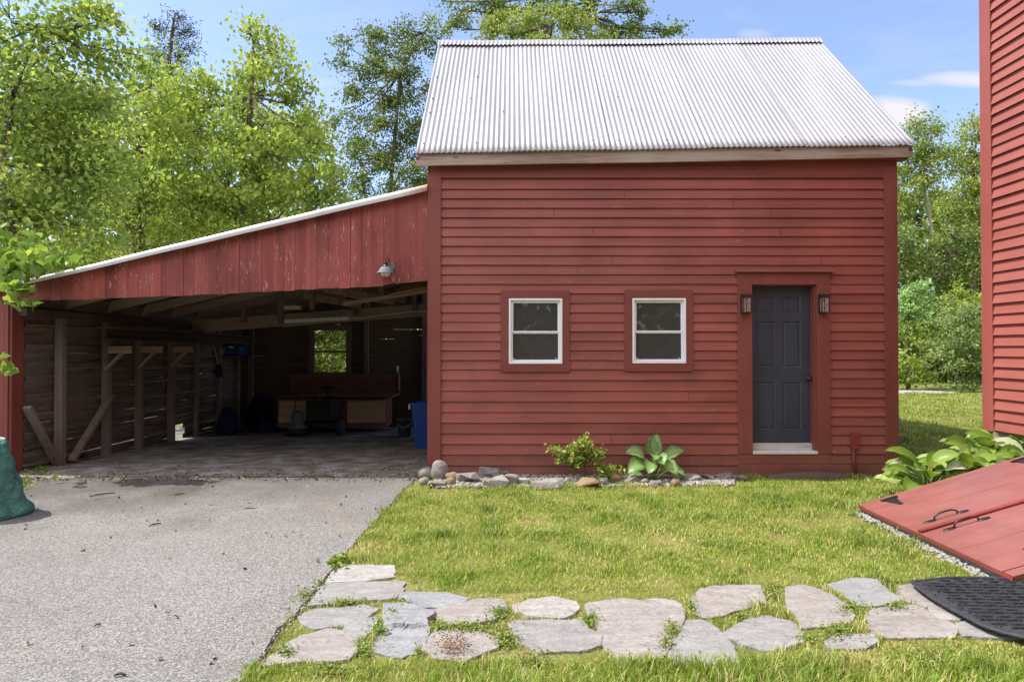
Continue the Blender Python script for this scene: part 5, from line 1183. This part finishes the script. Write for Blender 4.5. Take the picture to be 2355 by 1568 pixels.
# clover and weeds between the stones
def clover(name, patches, seed, size=.013):
    r_ = np.random.default_rng(seed); C = []
    for (u, v, ru, rv, n) in patches:
        for _ in range(int(n * .8)):
            a = r_.uniform(0, 6.28); q = abs(r_.normal(0, .62)); g = G(u + ru * q * math.cos(a), v + rv * q * math.sin(a)); C.append((g.x, g.y, abs(r_.normal(.009, .007))))
    return stuff(leafmesh(name, np.array(C), size, LM['clover'], None, droop=.0, up=2.2, width=.8))
clover('clover', [(1665 + 0, 1400, 1, 1, 1), (700, 1370, 22, 16, 260), (735, 1340, 14, 10, 120), (900, 1410, 22, 20, 300), (870, 1450, 26, 22, 420), (835, 1500, 20, 26, 300), (1010, 1442, 22, 10, 200), (1075, 1442, 60, 14, 520), (1150, 1410, 30, 18, 420), (1165, 1470, 30, 26, 420),
 (1355, 1425, 22, 18, 300), (1545, 1450, 22, 26, 300), (1530, 1480, 20, 14, 120), (925, 1388, 20, 14, 220), (800, 1385, 60, 8, 260), (1700, 1418, 24, 10, 160), (1775, 1360, 26, 20, 260), (1925, 1450, 44, 22, 420), (1960, 1398, 40, 18, 300), (2060, 1395, 40, 10, 160), (1860, 1470, 40, 12, 200), (1590, 1398, 12, 20, 140), (960, 1500, 12, 20, 120), (660, 1500, 24, 14, 160),
 (1230, 1520, 80, 30, 420), (2150, 1520, 180, 40, 1500), (1500, 1530, 90, 26, 500), (760, 1540, 120, 16, 400)], 3)
clover('weeds', [(90, 1080, 34, 12, 220), (52, 1110, 22, 16, 180), (60, 1075, 20, 14, 120), (130, 1100, 18, 6, 50), (785, 1290, 16, 12, 100), (765, 1298, 10, 10, 80)], 5, .04)
# dead leaves and twigs on the drive
for i, (u, v, lg, lb) in enumerate(((190, 1268, .03, 'black pebble alone on the drive'), )):
    rock('pebble', lb, u, v, 10, 7, 'rock', True, group=None)
def twig(u, v, u2, v2, r_, lb, nm='twig'):
    a, b = G(u, v, .014), G(u2, v2, .014); mb = MB(); m_ = a.lerp(b, .5) + Vector((0, .01, .006)); mb.tube([a, a.lerp(m_, .5) + Vector((0, 0, .004)), m_, b], [r_ * .6, r_, r_, r_ * .5], 6); tag(mb.build(nm, M['log'], smooth=True), lb, 'twig', 'twigs on the drive')
twig(262, 1553, 290, 1551, .008, 'brown twig nearest the bottom edge on the drive'); twig(215, 1440, 233, 1434, .005, 'short brown twig on the near drive above the bottom one'); twig(560, 1170, 588, 1168, .006, 'brown twig on the drive near the cracks'); twig(400, 1138, 424, 1134, .007, 'brown twig on the drive before the shed centre'); twig(205, 1141, 265, 1132, .008, 'pale twig on the drive near the shed left side'); twig(342, 1209, 370, 1202, .007, 'dark twig on the sandy drive crack')
LC = []
for _ in range(90):
    u = random.uniform(40, 900); v = random.choice([random.uniform(1100, 1240), random.uniform(1100, 1540)]); g = G(u, v)
    if poly_in(np.array([g.x]), np.array([g.y]), DRIVE)[0]: LC.append((g.x, g.y, .016))
LM['dead'] = leafmat('dead_leaves', [(0, (.05, .035, .022)), (1, (.17, .12, .075))], .05)
stuff(leafmesh('leaf_litter', np.array(LC), .028, LM['dead'], None, droop=0, up=3, jit=.5))

# ------------------------------------------------------------ hostas and the small bush
def hosta(name, label, c, leaves, mat, seed, stems=True):
    """leaves: (azimuth, reach, height, length, width, tilt)"""
    rd = random.Random(seed); t = thing(name, label, 'hosta', c); V = []; Fq = []; LV = []; ED = []; st = MB(); c = Vector(c)
    nu, nv = 9, 6
    for (az, reach, hh, ln, wd, e0, e1) in leaves:
        d = Vector((math.cos(az), math.sin(az), 0)); sd_ = Vector((-d.y, d.x, 0)); base = c + d * reach + Vector((0, 0, hh)); b0 = len(V); lv = rd.random(); tw = .75 * sd_.y + rd.uniform(-.2, .2)
        cen = base.copy(); side = sd_ * math.cos(tw) + Vector((0, 0, 1)) * math.sin(tw)
        for i in range(nu + 1):
            t_ = i / nu; e = e0 + (e1 - e0) * t_; fw = d * math.cos(e) + Vector((0, 0, math.sin(e)))
            if i: cen = cen + fw * (ln / nu)
            sprd = [.12, .62, .88, 1.0, 1.0, .93, .80, .62, .36, .02][i]; nrm = side.cross(fw).normalized()
            if nrm.z < 0: nrm = -nrm
            for j in range(nv + 1):
                s_ = (j / nv - .5) * 2; cup = (abs(s_) ** 1.5 * .16 + .018 * math.cos(s_ * 11)) * wd * sprd + .006 * math.sin(i * 2.3 + s_ * 4)
                V.append(tuple(cen + side * (wd * .5 * sprd * s_) + nrm * cup)); ED.append(abs(s_) if i < nu else 1)
        for i in range(nu):
            for j in range(nv): a = b0 + i * (nv + 1) + j; Fq.append((a, a + 1, a + nv + 2, a + nv + 1)); LV.append(lv)
        st.tube([c + d * .02, c + d * reach * .5 + Vector((0, 0, hh * .6)), base], [.008, .0065, .005], 6)
    o = npmesh('foliage', np.array(V), [np.array(Fq)], mat, t, {'lv': ('FACE', LV), 'edge': ('POINT', ED)}); o.data.polygons.foreach_set('use_smooth', [True] * len(Fq))
    st.build('stems', M['stem'], t, smooth=True); return t
hc = G(1508, 1108); 
HL = [(R(a), *q) for a, *q in ((170, .12, .27, .26, .21, 1.0, -.4), (100, .05, .30, .24, .17, 1.35, .9), (68, .05, .30, .30, .17, 1.25, .8), (12, .15, .26, .28, .18, .9, -.1), (350, .17, .13, .24, .13, .4, -.9), (200, .14, .20, .28, .20, .5, -1.1), (242, .08, .23, .22, .17, .2, -1.2), (290, .05, .28, .20, .19, .5, -.9), (318, .12, .20, .24, .19, .3, -1.1), (262, .04, .30, .18, .15, .7, -.8), (150, .10, .14, .24, .15, .6, -.6), (30, .10, .10, .22, .14, .5, -.8), (190, .16, .08, .2, .14, .4, -.9))]
hosta('hosta', 'single broad leaved variegated hosta against the barn wall', (hc.x, hc.y + .1, 0), HL, LM['hosta'], 2)
hostas = [(2128, 1085, 6.95, 'yellow green hosta clump at the left end behind the bulkhead'), (2215, 1065, 7.0, 'tall hosta clump in the middle of the bed behind the bulkhead'), (2300, 1052, 6.9, 'hosta clump with pale sun bleached leaves by the house corner'), (2250, 1030, 7.35, 'hosta clump furthest back against the house corner'), (2375, 1030, 6.9, 'rightmost hosta clump against the house foundation')]
hostas += [(2320, 1000, 7.28, 'hosta clump hard against the house foundation behind the others'), (2405, 1000, 7.2, 'hosta clump at the right edge hard against the house foundation')]
for i, (u, v, d, lb) in enumerate(hostas):
    p = P(u, v, d); rd = random.Random(40 + i); hl = []
    for k in range(44):
        az = rd.uniform(0, 6.28); lay = rd.random(); hl.append((az, .06 + .17 * (1 - lay), (.06 + .30 * lay), rd.uniform(.26, .40), rd.uniform(.13, .19), .3 + .8 * lay, -.2 - .9 * rd.random() + .5 * lay))
    hosta('hosta', lb, (p.x, d, .02 + .10 * (i in (3, 4)) + .2 * (i > 4)), hl, LM['hosta2'], 60 + i)
# bush at the wall
bc_ = G(1350, 1106); t = thing('small_bush', 'small light green bush with thin stems against the barn wall', 'bush', (bc_.x, bc_.y, 0))
mb = MB(); C = []; LVb = []
for (u, v, n) in ((1345, 1010, 26), (1335, 1022, 44), (1320, 1032, 50), (1355, 1035, 50), (1300, 1040, 44), (1280, 1035, 16), (1340, 1050, 60), (1365, 1052, 40), (1310, 1058, 50), (1375, 1042, 24), (1330, 1066, 44), (1385, 1078, 44), (1410, 1082, 40), (1430, 1080, 16), (1395, 1090, 26), (1272, 1028, 8), (1290, 1052, 30)):
    e = P(u, v, bc_.y + random.uniform(-.1, .06)); s0 = Vector((bc_.x + random.uniform(-.05, .05), bc_.y + random.uniform(-.03, .03), 0)); mb.tube([s0, s0.lerp(e, .5) + Vector((0, 0, .03)), e], [.004, .003, .0015], 5)
    for _ in range(int(n * 1.6)): C.append((e.x + random.gauss(0, .040), e.y + random.gauss(0, .05), e.z + random.gauss(0, .034)))
mb.build('stems', M['bark'], t); LM['bush'] = leafmat('bush_leaves', [(0, (.15, .24, .04)), (.6, (.28, .37, .07)), (1, (.44, .48, .15))])
leafmesh('foliage', np.array(C), .054, LM['bush'], t, droop=.1, up=1.2, width=.5)

# ------------------------------------------------------------ trees
gA = P(28, 784, 10.2)
tree('broadleaf_tree', 'broad leaved tree with twin trunks left of the shed', 'tree', (gA.x, 10.2, 0),
 [(20, 40, 110, 80, 10.2), (110, 110, 100, 80, 10.6), (195, 60, 55, 45, 10.4), (210, 15, 45, 22, 10.3), (255, 45, 30, 22, 10.3), (60, 190, 110, 80, 10.0), (180, 190, 90, 70, 10.8), (280, 150, 60, 45, 10.9), (330, 130, 40, 30, 11), (60, 300, 100, 80, 10.4), (170, 300, 100, 80, 10.6), (270, 260, 80, 60, 11.0), (50, 420, 90, 80, 10.2), (160, 420, 100, 70, 10.6), (260, 390, 80, 70, 11.2), (90, 520, 90, 60, 10.3), (200, 520, 90, 50, 10.9), (30, 590, 60, 40, 9.8), (120, 590, 60, 30, 10.0), (-120, 100, 110, 110, 10.4), (-120, 300, 110, 110, 10.4), (-110, 500, 100, 90, 10.2)],
 LM['big'], .125, per=8, lp=30, spread=.24, trunk=.085, droop=.45, trunkpts=[(gA.x, 10.2, -.1), tuple(P(36, 640, 10.2)), tuple(P(22, 500, 10.2)), tuple(P(8, 380, 10.2)), tuple(P(30, 220, 10.3)), tuple(P(90, 60, 10.4))])
gA2 = P(66, 784, 10.9)
tree('slender_tree', 'slender forked tree just right of the twin trunk tree', 'tree', (gA2.x, 10.9, 0),
 [(70, 360, 60, 50, 10.9), (130, 340, 50, 45, 11.1), (190, 420, 60, 40, 11.2), (120, 480, 60, 40, 11.0)], LM['big'], .12, per=12, lp=30, spread=.2, trunk=.06, droop=.8,
 trunkpts=[(gA2.x, 10.9, -.1), tuple(P(66, 640, 10.9)), tuple(P(72, 540, 10.9)), tuple(P(90, 480, 11)), tuple(P(110, 420, 11.1)), tuple(P(130, 330, 11.1))])
gB = P(500, 784, 17.5)
tree('drooping_tree', 'bright yellow green tree with drooping leaves behind the shed', 'tree', (gB.x, 17.5, -.2),
 [(450, 190, 55, 55, 17.5), (520, 210, 75, 60, 17.2), (600, 180, 55, 55, 17.0), (590, 100, 20, 40, 17.0), (583, 62, 14, 14, 17), (640, 120, 26, 26, 17), (655, 190, 50, 45, 16.8), (690, 240, 40, 40, 17), (700, 300, 50, 50, 16.8), (560, 300, 100, 75, 16.6), (440, 290, 80, 70, 16.8), (640, 370, 90, 70, 16.4), (730, 400, 50, 40, 16.6), (520, 400, 100, 70, 16.3), (400, 240, 55, 60, 17.4), (400, 380, 90, 70, 16.8), (430, 490, 100, 60, 16.5), (560, 480, 90, 50, 16.4), (680, 450, 70, 36, 16.4), (360, 470, 70, 60, 17), (735, 470, 60, 30, 17), (800, 480, 60, 30, 17)],
 LM['bright'], .15, per=12, lp=40, spread=.27, trunk=.14, droop=1.0, up=.5, fine=.74)
gB2 = P(330, 784, 15)
tree('bushy_tree', 'dense light green bushy tree between the twin trunk tree and the drooping tree', 'tree', (gB2.x, 15.5, -.2),
 [(350, 180, 45, 45, 16), (330, 260, 70, 60, 15.5), (310, 350, 90, 70, 15.0), (360, 430, 90, 60, 15.2), (260, 430, 80, 60, 15.0), (300, 520, 110, 55, 15.0), (420, 560, 90, 40, 15.4), (180, 560, 90, 40, 15.0), (520, 545, 70, 30, 16), (230, 300, 70, 60, 15.4), (140, 250, 90, 80, 16)],
 LM['bright'], .12, per=16, lp=42, spread=.24, trunk=.11, droop=.5)
# understory seen through the rear window and under the crowns
tree('thicket_tree', 'low leafy tree seen through the rear shed window', 'tree', (P(740, 0, 20).x, 20, -.2),
 [(700, 780, 110, 70, 20), (800, 790, 110, 70, 20.5), (740, 860, 120, 50, 19.5), (640, 700, 120, 80, 20), (850, 700, 120, 80, 21), (560, 620, 120, 80, 21), (700, 560, 100, 70, 21), (830, 560, 110, 70, 21), (930, 560, 90, 80, 21.5), (400, 650, 130, 90, 20), (250, 650, 130, 90, 19), (100, 650, 130, 90, 18), (940, 760, 90, 90, 21)],
 LM['fresh'], .15, per=11, lp=44, spread=.34, trunk=.12)
gP = P(385, 784, 26)
pblobs = [(402, 45, 18, 20, 26), (385, 75, 30, 20, 26), (405, 110, 42, 18, 26), (365, 120, 32, 18, 26), (400, 155, 48, 18, 26), (350, 175, 45, 18, 26), (400, 195, 50, 20, 26), (370, 240, 70, 30, 26), (390, 300, 80, 36, 26), (425, 75, 10, 10, 26)]
tree('pine_tree', 'dark pine tree rising behind the left trees', 'conifer', (gP.x, 26, 0), pblobs, LM['pine'], .20, per=34, lp=46, spread=.22, trunk=.14, width=.12, droop=-.1, up=.2, trunkpts=[(gP.x, 26, 0), tuple(P(382, 400, 26)), tuple(P(380, 250, 26)), tuple(P(388, 150, 26)), tuple(P(398, 60, 26)), tuple(P(403, 30, 26))])
gD = P(905, 784, 24)
tree('maple_tree', 'tall mid green tree against the sky just left of the barn roof', 'tree', (gD.x, 24, -.2),
 [(900, 100, 60, 35, 24), (850, 80, 22, 16, 24), (800, 110, 28, 22, 24), (785, 150, 16, 12, 24), (870, 70, 22, 16, 24), (940, 70, 30, 16, 24), (960, 120, 50, 40, 24), (850, 150, 50, 36, 24), (900, 180, 60, 40, 24), (960, 210, 45, 45, 24), (830, 200, 30, 22, 24), (790, 265, 30, 20, 24), (850, 240, 60, 40, 24), (920, 270, 60, 45, 24), (800, 310, 45, 35, 24), (880, 320, 70, 45, 24), (960, 320, 50, 50, 24), (830, 370, 60, 40, 23.5), (920, 390, 70, 50, 23.6), (1000, 100, 30, 30, 24), (985, 60, 26, 18, 24), (800, 420, 60, 40, 23.5), (880, 450, 80, 40, 23.6), (990, 420, 50, 60, 24)],
 LM['deep'], .13, per=25, lp=46, spread=.22, trunk=.12, droop=.3)
gE = P(1250, 784, 23)
tree('oak_tree', 'darker tree with spreading branches above the barn ridge', 'tree', (gE.x, 23, -.1),
 [(1060, 25, 40, 24, 23), (1030, 5, 30, 14, 23), (1100, 10, 50, 26, 23), (1130, 50, 60, 30, 23), (1190, 0, 70, 40, 23), (1290, -30, 90, 50, 23), (1380, 10, 60, 40, 23), (1410, 50, 36, 30, 23), (1450, 30, 34, 24, 23), (1480, 70, 40, 18, 23), (1440, 80, 50, 20, 23), (1520, 75, 26, 10, 23), (1550, 70, 14, 7, 23), (1460, 10, 14, 8, 23), (1390, -10, 40, 20, 23), (1060, 70, 40, 20, 23), (1200, 120, 160, 60, 23), (1400, 140, 100, 50, 23)],
 LM['deep'], .13, per=19, lp=46, spread=.19, trunk=.2, droop=.3)
gE2 = P(1240, 784, 19)
tree('ash_tree', 'bright light green tree directly behind the barn ridge', 'tree', (gE2.x, 18.5, .1),
 [(1130, 75, 40, 24, 18.5), (1175, 55, 45, 28, 18.5), (1230, 45, 45, 26, 18.5), (1285, 38, 40, 24, 18.5), (1335, 50, 44, 28, 18.5), (1375, 72, 32, 20, 18.5), (1260, 90, 130, 36, 18.5), (1250, 180, 150, 80, 18.5)],
 LM['fresh'], .11, per=24, lp=50, spread=.17, trunk=.13, droop=.8)
gF = P(2140, 784, 28)
tree('birch_tree', 'light green tree with pale trunks seen between barn and house', 'tree', (gF.x, 28, .6),
 [(2125, 290, 32, 22, 28), (2160, 305, 24, 16, 28), (2110, 330, 45, 34, 28), (2150, 370, 55, 40, 28), (2090, 380, 40, 40, 28), (2060, 420, 50, 50, 28), (2130, 430, 45, 36, 28.4), (2060, 500, 40, 50, 28)],
 LM['fresh'], .16, per=28, lp=46, spread=.30, trunk=.10, bark='barkpale', trunkpts=[(gF.x, 28, .5), tuple(P(2150, 640, 28)), tuple(P(2140, 520, 28)), tuple(P(2125, 440, 28)), tuple(P(2120, 340, 28))])
gF2 = P(2235, 784, 30)
tree('maple_tree', 'green tree against the sky right beside the house corner', 'tree', (gF2.x, 30, .6),
 [(2250, 290, 40, 22, 30), (2220, 315, 22, 12, 30), (2290, 300, 50, 30, 30), (2235, 370, 40, 36, 30), (2200, 350, 24, 14, 30), (2280, 400, 60, 50, 30), (2210, 430, 50, 40, 30), (2250, 480, 60, 50, 30), (2190, 490, 50, 40, 30)],
 LM['fresh'], .17, per=28, lp=46, spread=.30, trunk=.12)
gF3 = P(2170, 784, 26)
tree('shade_tree', 'darker green tree low behind the shrubs between barn and house', 'tree', (gF3.x, 26, .6),
 [(2100, 560, 60, 50, 26), (2190, 540, 60, 40, 26), (2250, 560, 50, 50, 26), (2130, 620, 80, 40, 26), (2220, 630, 70, 40, 26), (2040, 600, 60, 70, 26), (2300, 600, 60, 80, 26), (2160, 690, 100, 40, 26)],
 LM['deep'], .17, per=18, lp=44, spread=.30, trunk=.15)
def shrub(name, label, u, v, d, blobs, mat, leaf, **kw):
    p = P(u, v, d); kw.setdefault('fine', .9); return tree(name, label, 'shrub', (p.x, d, float(gz(p.x, d)) + .02), blobs, mat, leaf, group='shrubs behind the far lawn', trunkname='stems', **kw)
shrub('shrub', 'pale green round topped shrub left at the barn corner', 2090, 890, 19.5, [(2085, 665, 34, 22, 19.5), (2110, 690, 34, 24, 19.5), (2075, 700, 30, 30, 19.5), (2130, 720, 34, 24, 19.5), (2050, 720, 40, 40, 19.5)], LM['pale'], .13, per=24, lp=34, spread=.15, trunk=.04, twig=.3, up=1.2)
shrub('shrub', 'yellow green shrub low at the barn corner behind the lawn', 2085, 890, 18.8, [(2080, 760, 34, 24, 18.8), (2105, 785, 34, 26, 18.8), (2080, 820, 44, 36, 18.8), (2110, 860, 40, 26, 18.8), (2060, 870, 40, 26, 18.8)], LM['bright'], .11, per=22, lp=36, spread=.15, trunk=.035, twig=.3)
shrub('lilac_bush', 'large lilac bush with many stems at the lawn edge', 2190, 902, 17.9, [(2170, 740, 36, 30, 17.9), (2210, 720, 40, 28, 17.9), (2250, 740, 34, 34, 17.9), (2150, 790, 36, 34, 17.9), (2200, 780, 50, 36, 17.9), (2250, 800, 40, 34, 17.7), (2170, 840, 44, 30, 17.8), (2230, 850, 50, 30, 17.7), (2280, 780, 40, 60, 17.8), (2200, 880, 60, 14, 17.7), (2260, 885, 50, 12, 17.7)], LM['lilac'], .085, per=30, lp=36, spread=.13, trunk=.03, twig=.6, up=1.2, bark='barkpale')
shrub('sapling_shrub', 'bright pointed topped saplings above the lilac bush', 2215, 890, 19, [(2205, 665, 12, 18, 19), (2208, 690, 20, 18, 19), (2235, 680, 14, 18, 19), (2240, 700, 22, 16, 19), (2165, 690, 22, 12, 19), (2180, 705, 34, 14, 19), (2265, 690, 20, 16, 19)], LM['bright'], .09, per=34, lp=30, spread=.09, trunk=.03, twig=.4)
# vine hanging over the shed corner
t = thing('grape_vine', 'vine with lobed leaves hanging over the shed roof corner', 'vine', tuple(P(20, 640, 8.0)))
C = []; mb = MB()
for (u, v, ru, rv, n, d) in ((20, 610, 40, 22, 34, 8.0), (70, 618, 50, 14, 34, 8.0), (120, 610, 40, 12, 22, 8.0), (150, 604, 22, 7, 9, 8.0), (40, 590, 60, 20, 30, 8.1), (18, 640, 34, 26, 18, 7.95), (30, 675, 26, 16, 9, 7.9), (62, 665, 26, 14, 9, 7.9), (48, 698, 26, 12, 6, 7.9), (75, 700, 14, 10, 3, 7.9), (8, 820, 14, 8, 2, 7.8), (10, 848, 22, 7, 6, 7.8), (4, 560, 40, 40, 20, 8.1), (60, 570, 50, 30, 18, 8.2)):
    for _ in range(n): p = P(random.gauss(u, ru * .55), random.gauss(v, rv * .55), d + random.uniform(-.15, .15)); C.append(tuple(p))
mb.tube([P(-40, 560, 8), P(10, 620, 8), P(50, 650, 7.95), P(72, 690, 7.9), P(76, 716, 7.9)], [.012, .01, .006, .004, .002], 6); mb.tube([P(0, 610, 8), P(80, 615, 8), P(160, 606, 8)], [.01, .006, .003], 6); mb.tube([P(-40, 820, 7.8), P(0, 850, 7.8), P(30, 852, 7.8)], [.006, .004, .002], 5)
mb.build('stems', M['stem'], t); leafmesh('foliage', np.array(C), .125, LM['vine'], t, droop=.3, up=.9, shape=SHAPE_VINE, width=.70, fold=.06)

# ------------------------------------------------------------ far woods that read as one mass
def woods(name, blobs, mat, per, lp, spread, leaf):
    CC, LC, lv, own = clusters(blobs, per, lp, spread, .2); return stuff(leafmesh(name, LC, leaf, mat, None, .4, .6, .62, lv=lv))
bl = []
for d, v0 in ((36, 560), (40, 500)):
    for u in range(-250, 1100, 110): bl.append((u + random.uniform(-30, 30), v0 + random.uniform(-20, 40), 85, 75, d + random.uniform(-2, 2))); bl.append((u, v0 + 130, 90, 80, d)); bl.append((u, v0 + 260, 90, 80, d))
woods('woods', bl, LM['deep'], 6, 44, .6, .42)
bl = []
for u in range(-260, 780, 75):
    for v in (215, 290, 370, 450):
        if v > 215 or u < 330: bl.append((u + random.uniform(-20, 20), v + random.uniform(-20, 20), 62, 55, 31 + random.uniform(-2, 2)))
woods('woods_behind', bl, LM['fresh'], 11, 50, .40, .22)
bl = []
for u in range(1640, 2700, 70):
    for v in (500, 590, 680, 770): bl.append((u + random.uniform(-20, 20), v + random.uniform(-15, 15), 60, 60, 38 + random.uniform(-2, 2)))
woods('far_woods', bl, LM['deep'], 9, 44, .55, .38)
bl = []
for u in range(1760, 2620, 60):
    for v in (740, 800, 850): bl.append((u, v, 45, 45, 23 + random.uniform(-1, 1)))
woods('undergrowth', bl, LM['deep'], 14, 40, .3, .2)

CC = []
for x in range(-30, 34, 4):
    for z in (2, 5, 8, 11): CC += [(x + random.gauss(0, 1.6), -24 + random.gauss(0, 1.5), z + random.gauss(0, 1.3)) for _ in range(170)]
stuff(leafmesh('woods_across_the_yard', np.array(CC), .9, LM['deep'], None, .4, .6))

LC = []
for _ in range(330):
    x = random.uniform(-6.2, -1.0); y = 8.16 + .10 * noise.noise(Vector((x * 1.6, 0, 0))) - max(0, (-4.5 - x)) * .12 + random.gauss(.03, .16); LC.append((x, y, .016 + abs(random.gauss(0, .008))))
stuff(leafmesh('leaf_litter', np.array(LC), .030, LM['dead'], None, droop=0, up=1.6, jit=.5))
clover('edge_weeds', [(716, 1090, 16, 3, 60), (540, 1092, 34, 3, 60), (880, 1084, 18, 4, 60), (985, 1118, 20, 4, 50), (300, 1108, 30, 3, 30)], 9, .024)

def sp_edge():
    i = random.randrange(1, 90); p = epts[min(i, len(epts) - 3)]; return p.x + random.gauss(.0, .03), p.y + random.uniform(-.05, .05), -.002
crumbs('crumbled_asphalt', 520, sp_edge, .004, .016, M['gravel'])
